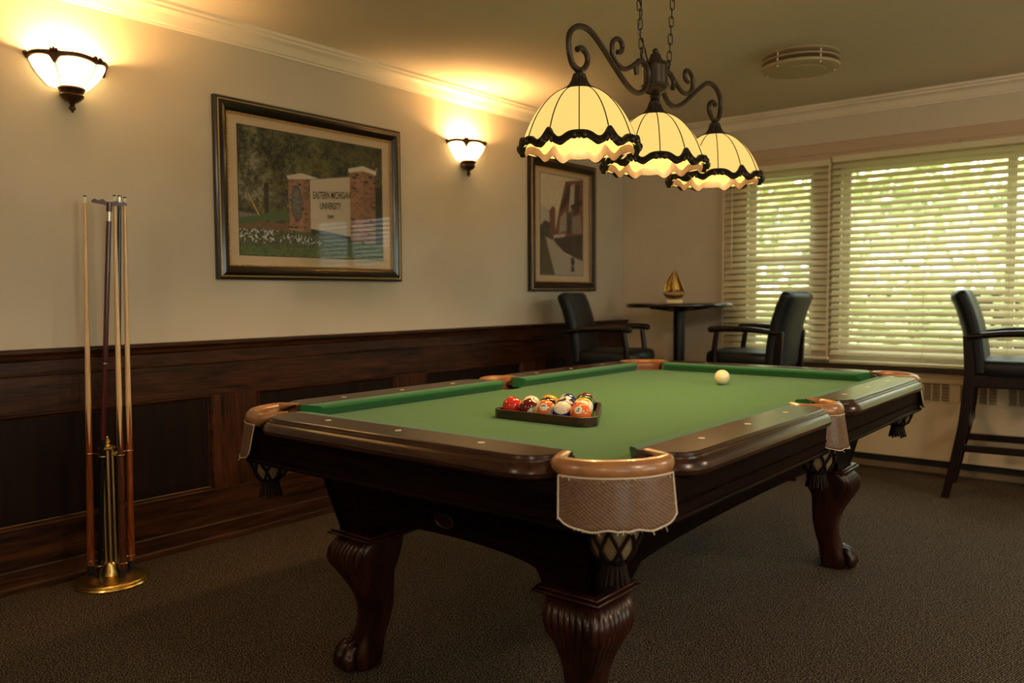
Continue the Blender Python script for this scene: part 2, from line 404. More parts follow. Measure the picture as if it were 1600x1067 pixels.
# ---- wainscot on the left wall
def wpart(name, x, y0, y1, z0, z1, mat, bevel=0.003):
    return MB().box(XW, XW + x, y0, y1, z0, z1).build(name, mat, wall_left, bevel=bevel)
prof = [(0, 0.936), (0.052, 0.936), (0.056, 0.930), (0.056, 0.922), (0.048, 0.914), (0.040, 0.908), (0.036, 0.896), (0.028, 0.888), (0.028, 0.880), (0, 0.880)]
b = MB(); b.loft([[(XW + p, y, z) for p, z in prof] for y in (YF, YB)]); b.build('chair_rail', 'wain_y', wall_left, smooth=25)
wpart('frieze_board', 0.022, YF, YB, 0.835, 0.882, 'wain_y', 0)
b = MB(); b.tube([(XW + 0.022, YF, 0.836), (XW + 0.022, YB, 0.836)], 0.006, 8); b.build('frieze_bead', 'wain_y', wall_left)
PY0, PW, PG = 2.008, 0.908, 0.236
panels = [(PY0 + (k - 1) * (PW + PG) + 0.238, PY0 + (k - 1) * (PW + PG) + 0.238 + PW) for k in range(-3, 4)]
panels = [(a - 0.0, c_) for a, c_ in panels]
wpart('top_rail', 0.018, YF, YB, 0.685, 0.836, 'wain_y', 0.002)
wpart('bottom_rail', 0.018, YF, YB, 0.08, 0.243, 'wain_y', 0.002)
edges = [YF] + [e for p in panels for e in p] + [YB]
for k in range(0, len(edges), 2):
    a, c_ = max(edges[k], YF), min(edges[k + 1], YB)
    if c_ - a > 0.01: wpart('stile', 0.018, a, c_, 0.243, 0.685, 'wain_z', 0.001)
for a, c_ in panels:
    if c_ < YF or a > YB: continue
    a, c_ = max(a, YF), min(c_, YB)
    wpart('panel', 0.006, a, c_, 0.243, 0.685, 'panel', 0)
    b = MB(); w = 0.020
    pr = [(0.004, 0.0), (0.024, 0.0), (0.026, 0.004), (0.022, 0.010), (0.012, 0.016), (0.010, w), (0.004, w)]
    rings = [[(XW + p, yc + sy * q, zc + sz * q) for p, q in pr] for yc, zc, sy, sz in ((a, 0.243, 1, 1), (c_, 0.243, -1, 1), (c_, 0.685, -1, -1), (a, 0.685, 1, -1), (a, 0.243, 1, 1))]
    b.loft(rings, cap=False); b.build('panel_moulding', 'wain_y', wall_left, smooth=25)
bprof = [(0, 0.092), (0.026, 0.092), (0.030, 0.086), (0.030, 0.030), (0.036, 0.022), (0.038, 0.0), (0, 0)]
b = MB(); b.loft([[(XW + p, y, z) for p, z in bprof] for y in (YF, YB)]); struct(b.build('baseboard_left', 'wain_y', smooth=25))

# ---- windows
for k, (xa, xb) in enumerate(WX):
    b = MB(); w = 0.045
    for x0, x1, z0, z1 in ((xa, xb, WZ0, WZ0 + w), (xa, xb, WZ1 - w, WZ1), (xa, xa + w, WZ0 + w, WZ1 - w), (xb - w, xb, WZ0 + w, WZ1 - w)):
        b.box(x0, x1, YB + 0.05, YB + 0.10, z0, z1)
    wf = struct(b.build('window_%d' % (k + 1), 'crown', bevel=0.003))
    rails = [1.36] if k == 0 else []
    posts = [] if k == 0 else [-0.78, 0.02]
    for z in rails: MB().box(xa + w, xb - w, YB + 0.045, YB + 0.095, z - 0.022, z + 0.022).build('sash_rail', 'crown', wf)
    for x in posts: MB().box(x - 0.025, x + 0.025, YB + 0.05, YB + 0.095, WZ0 + w, WZ1 - w).build('sash_post', 'crown', wf)
    xs = [xa + w] + posts + [xb - w]
    zs = [WZ0 + w] + rails + [WZ1 - w]
    for i in range(len(xs) - 1):
        for j in range(len(zs) - 1):
            MB().box(xs[i], xs[i + 1], YB + 0.070, YB + 0.074, zs[j], zs[j + 1]).build('pane', 'wglass', wf, smooth=0)
# casing: head board, side boards
b = MB(); b.box(-2.56, 0.78, YB - 0.022, YB, 2.065, 2.138); t3 = struct(b.build('trim_3', 'casing', bevel=0.004))
b = MB(); b.box(-2.56, -1.055, YB - 0.014, YB, 1.985, 2.066); b.box(-1.05, 0.78, YB - 0.014, YB, 1.985, 2.066); struct(b.build('trim_4', 'casing', bevel=0.002))
for n, (x0, x1) in enumerate(((-2.52, -2.40), (-1.93, -1.75), (0.62, 0.74))):
    struct(MB().box(x0, x1, YB - 0.016, YB, 0.68, 1.986).build('trim_%d' % (5 + n), 'casing', bevel=0.002))
sill = struct(MB().box(-2.60, 0.82, YB - 0.075, YB, 0.640, 0.668).build('trim_8', 'sill', bevel=0.004))

# ---- outside
struct(MB().box(-20, 40, -25, 40, -0.6, -0.35).build('lawn', 'lawn', smooth=0))
def foliage(n, c, r, leaf):
    b_ = MB(); V = rng.normal(size=(n, 3)); V /= np.linalg.norm(V, axis=1)[:, None]
    V *= (rng.random(n)[:, None] ** 0.35)
    for p in V:
        q = Vector((c[0] + p[0] * r[0], c[1] + p[1] * r[1], c[2] + p[2] * r[2]))
        a = Vector(rng.normal(size=3)).normalized(); d = a.orthogonal().normalized() * leaf * (0.6 + rng.random() * 0.7); e = a.cross(d) * 0.55
        b_.add([q - d, q + e, q + d, q - e], [(0, 1, 2, 3)])
    return b_
for lab, cx, cy, rr, zz in (('loose pale green shrub outside behind the narrow left blind', -5.6, 10.2, (1.3, 1.0, 1.3), 0.6),
                            ('wide yellow green shrub outside behind the large blind', -2.9, 10.0, (1.3, 0.9, 1.1), 0.4),
                            ('tall leafy shrub outside right of the large blind centre', -0.1, 10.3, (1.3, 1.0, 1.6), 0.9),
                            ('round leafy shrub outside beyond the right blind end', 2.7, 9.8, (1.2, 1.0, 1.2), 0.5)):
    t = thing('garden_shrub', lab, 'shrub', (cx, cy, -0.35), 0, 'shrubs outside the window')
    foliage(1500, (0, 0, zz + 0.35), rr, 0.13).build('foliage', 'leaf', t, smooth=0)
    MB().tube([(0, 0, 0), (0.05, 0, 0.5), (0, 0.05, 1.0)], [0.06, 0.05, 0.03], 8).build('stem', 'bark', t)
t = thing('garden_tree', 'tall tree outside seen through gaps of the large blind', 'tree', (-5.0, 15.4, -0.35))
foliage(3200, (0, 0, 3.9), (3.4, 2.0, 1.9), 0.17).build('foliage', 'leaf', t, smooth=0)
MB().tube([(0, 0, 0), (0.1, 0, 1.5), (0, 0.1, 3.4)], [0.2, 0.16, 0.1], 10).build('trunk', 'bark', t)
t = thing('garden_tree', 'broad tree outside to the right, above the shrubs', 'tree', (2.6, 15.4, -0.35))
foliage(2600, (0, 0, 3.7), (3.0, 2.0, 2.0), 0.17).build('foliage', 'leaf', t, smooth=0)
MB().tube([(0, 0, 0), (-0.1, 0, 1.5), (0, 0.1, 3.2)], [0.2, 0.16, 0.1], 10).build('trunk', 'bark', t)

t = thing('garden_hedge', 'long pale green hedge outside, behind the shrubs', 'hedge', (-1.5, 12.4, -0.35))
hb = MB(); hr = np.random.default_rng(5)
for k in range(5200):
    q = Vector((hr.uniform(-8.5, 8.5), hr.uniform(-0.4, 0.4), hr.uniform(0.0, 2.55)))
    a = Vector(hr.normal(size=3)).normalized(); d = a.orthogonal().normalized() * 0.13 * hr.uniform(0.6, 1.3); e = a.cross(d) * 0.6
    hb.add([q - d, q + e, q + d, q - e], [(0, 1, 2, 3)])
hb.build('foliage', 'leaf', t, smooth=0)
MB().box(-8.5, 8.5, -0.05, 0.05, 0.0, 1.5).build('branch_core', 'bark', t, smooth=0)

# ---- blinds
def blind(x0, x1, ztop, zbot, y, label, nladder, skew=0.0):
    t = thing('window_blind', label, 'blind', ((x0 + x1) / 2, y, 0))
    hw = (x1 - x0) / 2
    MB().box(-hw, hw, -0.022, 0.028, ztop - 0.030, ztop + 0.012).build('headrail', 'slat', t, bevel=0.004)
    pitch = 0.0440; n = int((ztop - 0.045 - zbot - 0.02) / pitch)
    tilt = math.radians(39); w = 0.025
    pts = []
    for k in range(7):
        u = -1 + 2 * k / 6
        lx, lz = u * w, 0.0022 * (1 - u * u)
        pts.append((lx * math.cos(tilt) - lz * math.sin(tilt), lx * math.sin(tilt) + lz * math.cos(tilt)))
    lower = [(p - 0.0022 * math.sin(-tilt) * 0, q - 0.0024) for p, q in pts][::-1]
    mb = MB(); ring = pts + lower
    mb.loft([[(xx, p, q) for p, q in ring] for xx in (-hw, hw)])
    me = mb.mesh('slat', 'slat', 40)
    for k in range(n):
        z = ztop - 0.050 - pitch * k
        o = obj_from(me, 'slat', t, Matrix.Translation((0, 0.003, z)) @ Matrix.Rotation(random.uniform(-0.02, 0.02), 4, 'X'))
    MB().box(-hw, hw, -0.024, 0.026, zbot, zbot + 0.018).build('bottom_rail', 'slat', t, bevel=0.004)
    for k in range(nladder):
        x = -hw + 0.11 + (2 * hw - 0.22) * k / (nladder - 1)
        b_ = MB()
        for yy in (-0.0245, 0.0285): b_.tube([(x, yy, zbot + 0.01), (x, yy, ztop - 0.02)], 0.0013, 6)
        b_.build('ladder_cord', 'cord', t)
    return t
bl = blind(-2.548, -1.803, 2.008, 0.690, YB - 0.058, 'narrow cream slatted blind nearest the corner', 3)
br = blind(-1.790, 0.72, 2.024, 0.672, YB - 0.058, 'wide cream slatted blind behind the pool table', 6)
# edge tapes on the narrow blind, wand
for x in (-0.372, 0.372):
    MB().box(x - 0.005, x + 0.005, -0.029, -0.026, 0.69, 2.0).build('edge_tape', 'cord', bl)
MB().tube([(-0.30, -0.040, 1.98), (-0.302, -0.042, 1.30)], 0.004, 8).build('tilt_wand', 'cord', bl)

# ---- heater cabinet under the window
HY = YB - 0.055
t = thing('wall_heater', 'long beige metal heater cabinet with slotted grille below window', 'heater', (-1.0, YB, 0))
X0, X1 = -1.60 , 1.75
b = MB(); b.box(X0, X1, -0.055, 0, 0.088, 0.452); b.build('front_panel', 'heater', t, bevel=0.006)
MB().box(X0, X1, -0.030, 0, 0.048, 0.088).build('toe_gap_shade', 'dark', t, smooth=0)  # near-black strip standing in for the shadow under the heater
b = MB(); b.box(X0, X1, -0.060, 0, 0.568, 0.606); b.build('top_panel', 'heater', t, bevel=0.008)
b = MB(); b.box(X0, X1, -0.022, 0, 0.455, 0.565); b.build('grille_back', 'grille', t, smooth=0)
b = MB(); b.box(X0, X1, -0.058, -0.02, 0.4525, 0.462); b.build('ledge', 'heater', t, bevel=0.002)
slotme = MB()
for k in range(5): slotme.box(-0.021, 0.021, -0.046, -0.024, 0.472 + k * 0.019, 0.482 + k * 0.019)
slotme = slotme.mesh('grille_slot', 'grille', 0)
barme = MB().box(-0.0045, 0.0045, -0.054, -0.022, 0.462, 0.568).mesh('grille_bar', 'heater', 0)
widme = MB().box(-0.030, 0.030, -0.054, -0.022, 0.462, 0.568).mesh('grille_stop', 'heater', 0)
x = X0 + 0.03
g = 0
while x < X1 - 0.05:
    if g % 4 == 0:
        obj_from(widme, 'grille_stop', t, Matrix.Translation((x, 0, 0))); x += 0.030 + 0.021
    obj_from(slotme, 'grille_slot', t, Matrix.Translation((x, 0, 0)))
    if g % 4 != 3:
        obj_from(barme, 'grille_bar', t, Matrix.Translation((x + 0.0255, 0, 0))); x += 0.051
    else: x += 0.021 + 0.030
    g += 1
struct(MB().box(-2.6, 2.4, YB - 0.012, YB, 0.606, 0.640).build('trim_9', 'heater', smooth=0))
struct(MB().box(XW + 0.04, XR, YB - 0.016, YB, 0.0, 0.048).build('baseboard_back', 'toe', bevel=0.003))

# ---- ceiling air diffuser
t = thing('ceiling_diffuser', 'round three-tiered air diffuser on the ceiling', 'air vent', (-1.585, 4.37, ZC))
MB().lathe([(0.0, -0.001), (0.195, -0.001), (0.198, -0.008), (0.190, -0.012), (0.0, -0.012)], 48).build('ceiling_ring', 'vent', t)
MB().lathe([(0.0, -0.011), (0.130, -0.011), (0.130, -0.060), (0.0, -0.060)], 32).build('throat', 'dark', t)
MB().lathe([(0.140, -0.034), (0.196, -0.031), (0.198, -0.035), (0.196, -0.038), (0.140, -0.041)], 48).build('middle_ring', 'vent', t)
MB().lathe([(0.0, -0.058), (0.195, -0.058), (0.199, -0.064), (0.195, -0.072), (0.140, -0.082), (0.132, -0.080), (0.128, -0.084), (0.0, -0.088)], 48).build('bottom_disc', 'vent', t)
for k in range(5):
    a = 2 * PI * k / 5 - 1.9
    b = MB(); b.tube([(0.178 * math.cos(a), 0.178 * math.sin(a), -0.012), (0.178 * math.cos(a), 0.178 * math.sin(a), -0.060)], 0.004, 8)
    b.ell((0.178 * math.cos(a), 0.178 * math.sin(a), -0.078), (0.005, 0.005, 0.005), 8, 6); b.build('spacer_post', 'crown', t)

# ================================================================== PICTURES
def inpoly(U, V, poly):
    r = np.zeros(U.shape, bool); n = len(poly)
    for i in range(n):
        x1, y1 = poly[i]; x2, y2 = poly[(i + 1) % n]
        c_ = ((y1 > V) != (y2 > V)) & (U < (x2 - x1) * (V - y1) / (y2 - y1 + 1e-12) + x1)
        r ^= c_
    return r
def L3(*c): return np.array(srgb(*c)[:3])
def vnoise(nu, nv, fu, fv, seed):
    r_ = np.random.default_rng(seed); g_ = r_.random((fv + 2, fu + 2))
    y = np.linspace(0, fv, nv); x_ = np.linspace(0, fu, nu)
    yi, xi = y.astype(int), x_.astype(int); ty, tx = (y - yi)[:, None], (x_ - xi)[None, :]
    ty, tx = ty * ty * (3 - 2 * ty), tx * tx * (3 - 2 * tx)
    A = g_[np.ix_(yi, xi)]; B = g_[np.ix_(yi, xi + 1)]; D = g_[np.ix_(yi + 1, xi)]; E_ = g_[np.ix_(yi + 1, xi + 1)]
    return (A * (1 - tx) + B * tx) * (1 - ty) + (D * (1 - tx) + E_ * tx) * ty
def lerp(a, b_, t_): return a * (1 - t_[..., None]) + b_ * t_[..., None]

def paint_sign(nu, nv):
    U, V = np.meshgrid(np.linspace(0, 1, nu), np.linspace(0, 1, nv))
    n1, n2, n3 = vnoise(nu, nv, 12, 8, 1), vnoise(nu, nv, 46, 34, 2), vnoise(nu, nv, 130, 96, 3)
    n = 0.36 * n1 + 0.28 * n2 + 0.36 * n3
    col = lerp(L3(18, 17, 11), L3(112, 110, 62), np.clip((n - 0.30) * 2.2, 0, 1))
    col *= (1 - 0.45 * np.clip((U - 0.35) * 1.6, 0, 1) * np.clip((0.45 - V) * 3, 0, 1))[..., None]
    sk = np.clip((n1 * 0.5 + 0.5 * n2 + 0.35 * n3 - 0.80) * 5, 0, 0.85) * np.clip((0.22 - U) * 9, 0, 1) * np.clip((0.66 - V) * 8, 0, 1) * np.clip(0.35 + V, 0, 1)
    sk = np.maximum(sk, np.clip((n2 + 0.4 * n3 - 0.85) * 5, 0, 0.8) * ((U > 0.93) & (V > 0.10) & (V < 0.3)))
    col = lerp(col, L3(150, 142, 142), sk)
    def fill(poly, c_, amt=0.15, nz=n3):
        m_ = inpoly(U, V, poly); col[m_] = (np.array(c_) * (1 - amt + 2 * amt * nz[m_])[:, None])
    m_ = (U > 0.155) & (U < 0.185) & (V > 0.42) & (V < 0.74); col[m_] = L3(34, 26, 18)
    fill([(0, .67), (.12, .68), (.12, .70), (0, .72)], L3(116, 112, 108))
    fill([(0, .715), (.30, .62), (.32, .70), (.10, .74), (0, .77)], L3(66, 92, 40))
    fill([(0, .77), (.12, .735), (.33, .735), (.33, .85), (0, .85)], L3(112, 78, 48), .25)
    m_ = np.abs((U - .055) - (V - .52) * 0.40) < .005; m_ &= (V > .52) & (V < .685); col[m_] = L3(190, 150, 80)
    fill([(0, .84), (.5, .83), (1, .86), (1, 1), (0, 1)], L3(66, 86, 42), .35)
    # bricks
    def pillar(poly, u0, du, dv, slope, seed):
        m_ = inpoly(U, V, poly); r_ = np.random.default_rng(seed); tab = r_.random((80, 80))
        vv = V + (U - u0) * slope; row = np.floor(vv / dv).astype(int); cc = np.floor((U - u0) / du + 0.5 * (row % 2)).astype(int)
        t_ = tab[row % 80, cc % 80]
        base = lerp(L3(122, 74, 50), L3(176, 118, 84), t_); base[t_ > 0.92] = L3(44, 34, 32)
        mort = ((vv / dv) % 1 < 0.16) | (((U - u0) / du + 0.5 * (row % 2)) % 1 < 0.10)
        base[mort] = L3(160, 130, 104)
        col[m_] = base[m_]
    fill([(.46, .74), (.76, .80), (.76, .86), (.46, .80)], L3(20, 16, 12))
    pillar([(.31, .37), (.452, .345), (.462, .795), (.315, .785)], .31, .030, .022, 0.05, 5)
    m_ = inpoly(U, V, [(.405, .36), (.455, .36), (.462, .80), (.41, .80)]); col[m_] *= 0.72
    fill([(.302, .345), (.40, .31), (.525, .335), (.45, .352), (.31, .372)], L3(206, 194, 178), .04)
    fill([(.458, .355), (.752, .285), (.752, .805), (.458, .762)], L3(198, 180, 160), .05)
    pillar([(.748, .235), (.85, .215), (.945, .245), (.945, .855), (.84, .86), (.748, .842)], .748, .036, .0245, -0.03, 9)
    m_ = inpoly(U, V, [(.85, .2), (.95, .2), (.95, .87), (.85, .87)]) & inpoly(U, V, [(.748, .235), (.85, .215), (.945, .245), (.945, .855), (.84, .86), (.748, .842)]); col[m_] *= 0.75
    fill([(.738, .215), (.85, .175), (.958, .205), (.955, .24), (.85, .218), (.74, .25)], L3(212, 200, 184), .04)
    fill([(.948, .35), (1, .35), (1, .86), (.948, .86)], L3(22, 24, 16), .3)
    # emblem
    e = ((U - .367) / .037) ** 2 + ((V - .563 - (U - .367) * .2) / .148) ** 2
    col[e < 1] = L3(92, 88, 86); col[(e < 1) & (e > 0.82)] = L3(64, 60, 58)
    col[(e < .5) & (n3 > .55)] = L3(118, 112, 108)
    # flowers
    fl = inpoly(U, V, [(0, .80), (.12, .79), (.33, .80), (.50, .85), (.56, .90), (.3, .94), (0, .95)])
    col[fl] = lerp(L3(30, 40, 20), L3(92, 104, 56), n3)[fl]
    fw = fl & (0.5 * n2 + n3 > 0.98) & (V < .90); col[fw] = L3(206, 200, 198)
    m_ = V > .93; col[m_] = lerp(L3(48, 64, 30), L3(96, 116, 60), n3)[m_]
    return col
def paint_street(nu, nv):
    U, V = np.meshgrid(np.linspace(0, 1, nu), np.linspace(0, 1, nv))
    n2, n3 = vnoise(nu, nv, 30, 44, 22), vnoise(nu, nv, 80, 110, 23)
    col = lerp(L3(206, 188, 160), L3(222, 206, 178), n2)
    def fill(poly, c_, amt=0.15, nz=n3):
        m_ = inpoly(U, V, poly); col[m_] = np.array(c_) * (1 - amt + 2 * amt * nz[m_])[:, None]
    fill([(0, .30), (.22, .36), (.22, .58), (0, .58)], L3(188, 176, 160), .05)
    fill([(0, .52), (.10, .46), (.22, .48), (.30, .58), (.30, .66), (0, .66)], L3(74, 70, 58), .4)
    fill([(.20, .36), (.28, .31), (.34, .33), (.34, .62), (.22, .62)], L3(118, 74, 54), .3)
    fill([(.58, .045), (1, .0), (1, .86), (.62, .78), (.34, .66), (.34, .55), (.42, .36)], L3(126, 78, 60), .25)
    fill([(.62, .10), (.70, .06), (.70, .20), (.58, .30), (.42, .37), (.45, .30)], L3(78, 50, 42), .2)
    fill([(.70, .08), (.80, .05), (.78, .30), (.66, .36)], L3(190, 178, 168), .15)
    fill([(.82, .07), (.92, .05), (.90, .34), (.78, .38)], L3(70, 58, 56), .3)
    fill([(.70, .28), (1, .20), (1, .26), (.72, .33)], L3(60, 44, 40), .2)
    fill([(.45, .42), (.60, .34), (.60, .54), (.42, .58)], L3(168, 150, 136), .25)
    fill([(.62, .38), (.72, .35), (.70, .56), (.62, .57)], L3(60, 74, 74), .3)
    fill([(.74, .40), (.96, .36), (.96, .56), (.74, .57)], L3(150, 128, 116), .3)
    fill([(.30, .60), (.58, .575), (.56, .61), (.32, .63)], L3(196, 176, 156), .1)
    fill([(.30, .63), (1, .57), (1, .84), (.60, .78), (.34, .70)], L3(56, 42, 36), .4)
    for k in range(14):
        u0 = .36 + k * .046; m_ = (np.abs(U - u0) < .006) & inpoly(U, V, [(.30, .63), (1, .57), (1, .84), (.60, .78), (.34, .70)]); col[m_] = L3(104, 84, 70)
    fill([(.10, .62), (.28, .65), (.60, .79), (1, .85), (1, 1), (.30, 1), (.16, .80)], L3(176, 158, 142), .08)
    fill([(0, .66), (.12, .63), (.20, .78), (.33, 1), (0, 1)], L3(84, 74, 44), .3)
    fill([(.70, .86), (.71, .83), (.75, .80), (.79, .83), (.80, .87), (.77, .90), (.80, .96), (.70, .96), (.73, .90)], L3(40, 54, 46), .2)
    return col

def picture(name, label, y0, y1, z0, z1, py0, py1, pz0, pz1, painter, nu, nv, fw, fd, dark, inner_gold):
    t = thing(name, label, 'picture', (XW + 0.001, (y0 + y1) / 2, z0))
    yc = (y0 + y1) / 2
    A0, A1, B1 = y0 - yc, y1 - yc, z1 - z0
    # frame moulding swept around, profile (inset, projection)
    pr = [(0, 0), (0, fd * 0.75), (fw * 0.08, fd * 0.9), (fw * 0.22, fd * 0.82), (fw * 0.30, fd * 0.86), (fw * 0.55, fd), (fw * 0.80, fd * 0.8), (fw * 0.92, fd * 0.6), (fw, fd * 0.5), (fw, 0)]
    rings = [[(p, cy + sy * q, cz + sz * q) for q, p in pr] for cy, cz, sy, sz in ((A0, 0, 1, 1), (A1, 0, -1, 1), (A1, B1, -1, -1), (A0, B1, 1, -1), (A0, 0, 1, 1))]
    fr = MB(); fr.loft(rings, cap=False); f = fr.build('frame', dark, t, smooth=30)
    b_ = MB()
    q = fw * 0.26
    for (ya, za, yb, zb) in ((A0 + q, q, A1 - q, q), (A1 - q, q, A1 - q, B1 - q), (A1 - q, B1 - q, A0 + q, B1 - q), (A0 + q, B1 - q, A0 + q, q)):
        b_.tube([(fd * 0.84, ya, za), (fd * 0.84, yb, zb)], 0.0022, 6)
    b_.build('gold_line', 'gold', f)
    # beaded inner strip
    b_ = MB(); q = fw + 0.005; step = 0.0125; rr = 0.0055
    def beads(a, c_, fix, horiz):
        n = int(abs(c_ - a) / step)
        for k in range(n + 1):
            w_ = a + (c_ - a) * k / n; p = (fd * 0.52, w_, fix) if horiz else (fd * 0.52, fix, w_)
            b_.ell(p, (rr, rr, rr), 6, 4)
    beads(A0 + q, A1 - q, q, True); beads(A0 + q, A1 - q, B1 - q, True); beads(q, B1 - q, A0 + q, False); beads(q, B1 - q, A1 - q, False)
    bd = b_.build('bead_trim', inner_gold, t, smooth=60); bd['kind'] = 'stuff'
    MB().box(0.004, 0.009, A0 + fw * 0.9, A1 - fw * 0.9, fw * 0.9, B1 - fw * 0.9).build('mat_board', 'mat', t, smooth=0)
    a0, a1, c0, c1 = py0 - yc, py1 - yc, pz0 - z0, pz1 - z0
    b_ = MB(); e = 0.004
    for ya, yb, za, zb in ((a0 - e, a1 + e, c0 - e, c0), (a0 - e, a1 + e, c1, c1 + e), (a0 - e, a0, c0, c1), (a1, a1 + e, c0, c1)): b_.box(0.009, 0.0102, ya, yb, za, zb)
    b_.build('mat_bevel', 'mat_in', t, smooth=0)
    col = painter(nu, nv)
    # picture left edge (as seen) is the low-y side
    g_ = MB().grid(lambda u, v: (0.0098, a0 + (a1 - a0) * u, c1 - (c1 - c0) * v), nu - 1, nv - 1)
    me = bpy.data.meshes.new('print'); me.from_pydata(g_.v, [], g_.f); me.update(); me.materials.append(M['print'])
    at = me.color_attributes.new('Print', 'FLOAT_COLOR', 'POINT')
    arr = np.ones((nu * nv, 4), np.float32); arr[:, :3] = col.reshape(-1, 3); at.data.foreach_set('color', arr.ravel())
    pr_ = obj_from(me, 'print', t)
    MB().box(0.0125, 0.0140, A0 + fw * 0.95, A1 - fw * 0.95, fw * 0.95, B1 - fw * 0.95).build('glass_pane', 'pglass', t, smooth=0)
    return t, pr_, (a0, a1, c0, c1)

t, prn, (a0, a1, c0, c1) = picture('framed_photograph', 'large black framed photo of a brick campus sign between the sconces', 2.054, 3.197, 1.215, 2.056, 2.178, 3.068, 1.333, 1.940,
                  paint_sign, 340, 232, 0.062, 0.034, 'frame_blk', 'gold')
def sign_text(txt, quad):       # quad in print uv: tl, tr, br, bl
    vs_, fs, _ = text_mesh(txt, 0.022)
    out = []
    for x_, y_ in vs_:
        s_, w_ = x_ + 0.5, 0.5 - y_
        tl, tr_, br_, bl_ = [np.array(q) for q in quad]
        p = (tl * (1 - s_) + tr_ * s_) * (1 - w_) + (bl_ * (1 - s_) + br_ * s_) * w_
        out.append((0.0103, a0 + (a1 - a0) * p[0], c1 - (c1 - c0) * p[1]))
    MB().add(out, fs).build('sign_lettering', 'ink', prn, smooth=0)
sign_text('EASTERN MICHIGAN', [(.478, .450), (.748, .415), (.748, .478), (.478, .512)])
sign_text('UNIVERSITY', [(.525, .535), (.680, .520), (.680, .580), (.525, .592)])
sign_text('1849', [(.577, .632), (.624, .628), (.624, .664), (.577, .667)])
picture('framed_street_print', 'tall dark framed street scene print near the room corner', 4.385, 5.19, 1.162, 2.084, 4.517, 5.037, 1.277, 1.980,
        paint_street, 200, 270, 0.064, 0.036, 'frame_brn', 'gold')

# ================================================================== SCONCES
def sconce(y, label):
    t = thing('wall_sconce', label, 'wall lamp', (XW, y, 1.86), 0, 'half-bowl wall sconces')
    A, B = 0.142, 0.125           # half width along the wall, projection
    zr, zb = 0.205, 0.092         # rim, glass bottom (local)
    prof = [(1.0, 1.0), (0.97, 0.84), (0.895, 0.64), (0.785, 0.44), (0.65, 0.25), (0.50, 0.08), (0.10, 0.0)]
    def pt(r, th, z): return Vector((B * r * math.sin(th), -A * r * math.cos(th), z))
    gl = MB(); n = 40
    gl.grid(lambda u, v: pt(*(lambda q: (q[0], PI * u, zb + (zr - zb) * q[1]))(
        (lambda k, f: (prof[k][0] * (1 - f) + prof[min(k + 1, 6)][0] * f, prof[k][1] * (1 - f) + prof[min(k + 1, 6)][1] * f))(int(v * 5.999), v * 6 - int(v * 5.999)))), n, 18)
    g_ = gl.build('glass_shade', 'glass_sc', t, smooth=60, solid=0.003)
    ribs = [0.03, PI * 0.30, PI * 0.66, PI - 0.03]
    for th in ribs:
        MB().tube([pt(r * 1.012, th, zb + (zr - zb) * q) for r, q in prof], 0.0022, 6).build('lead_line', 'lead', g_)
    # scalloped bronze rim
    def edge(th):
        u = th / PI; ks = [0.0, 0.30, 0.66, 1.0]; leaf = (0, 1, 0, 1)
        k = 0 if u < 0.30 else 1 if u < 0.66 else 2
        f = (u - ks[k]) / (ks[k + 1] - ks[k]); arch = math.sin(PI * f)
        dl_ = sum(math.exp(-((u - q) / 0.045) ** 2) * w_ for q, w_ in zip(ks, leaf))
        up = 0.004 + 0.008 * arch + 0.006 * dl_
        lo = -0.016 + 0.010 * arch - 0.026 * sum(math.exp(-((u - q) / 0.028) ** 2) * w_ * (0.7 if q == 1 else 1) for q, w_ in zip(ks, leaf))
        return zr + up, zr + lo
    rm = MB(); rings = []
    for k in range(97):
        th = PI * k / 96; u_, l_ = edge(th)
        rings.append([pt(0.985, th, l_), pt(1.05, th, l_ + 0.002), pt(1.075, th, (u_ + l_) / 2 + 0.004), pt(1.05, th, u_), pt(0.985, th, u_)])
    rm.loft(rings, closed=True)
    for r_ in (ribs[2] - 0.09, ribs[2] + 0.09, 0.05): rm.ell(pt(1.06, r_, zr + 0.004), (0.010, 0.010, 0.011), 8, 6)
    for r_ in (ribs[1], PI - 0.10):
        for dd in (-0.07, 0, 0.07): rm.ell(pt(1.06, r_ + dd, zr + 0.012 - abs(dd) * 0.05), (0.006, 0.006, 0.010), 6, 5)
    rm.build('rim', 'bronze_br', t, smooth=50)
    cp = MB(); cp.lathe([(0.0, 0.098), (0.060, 0.098), (0.064, 0.092), (0.054, 0.082), (0.050, 0.074), (0.056, 0.068), (0.053, 0.060), (0.034, 0.046), (0.016, 0.038), (0.0, 0.038)], 28, (0, 0, 0), 0, 2 * PI, 0.72, 0.80)
    cp.v = [(max(x_ + 0.042, 0.0), y_, z_) for x_, y_, z_ in cp.v]
    cp.build('cup', 'bronze_br', t, smooth=40)
    fn = MB(); fn.lathe([(0.0, 0.04), (0.012, 0.038), (0.008, 0.030), (0.013, 0.022), (0.012, 0.014), (0.005, 0.008), (0.004, 0.003), (0.0, 0.0)], 14, (0.042, 0, 0)); fn.build('finial', 'bronze_br', t)
    MB().box(0.0, 0.006, -0.030, 0.030, 0.070, 0.18).build('back_plate', 'bronze_br', t, bevel=0.002)
    MB().ell((0.055, 0, 0.128), (0.020, 0.020, 0.026)).build('bulb', 'bulb', t, smooth=60)
    lamp('sconce_light', (0.058, 0, 0.176), P_SCONCE, WARM, 0.02, t)
    return t
sconce(1.430, 'lit half-bowl wall sconce above the cue stand')
sconce(3.750, 'lit half-bowl wall sconce between the two pictures')

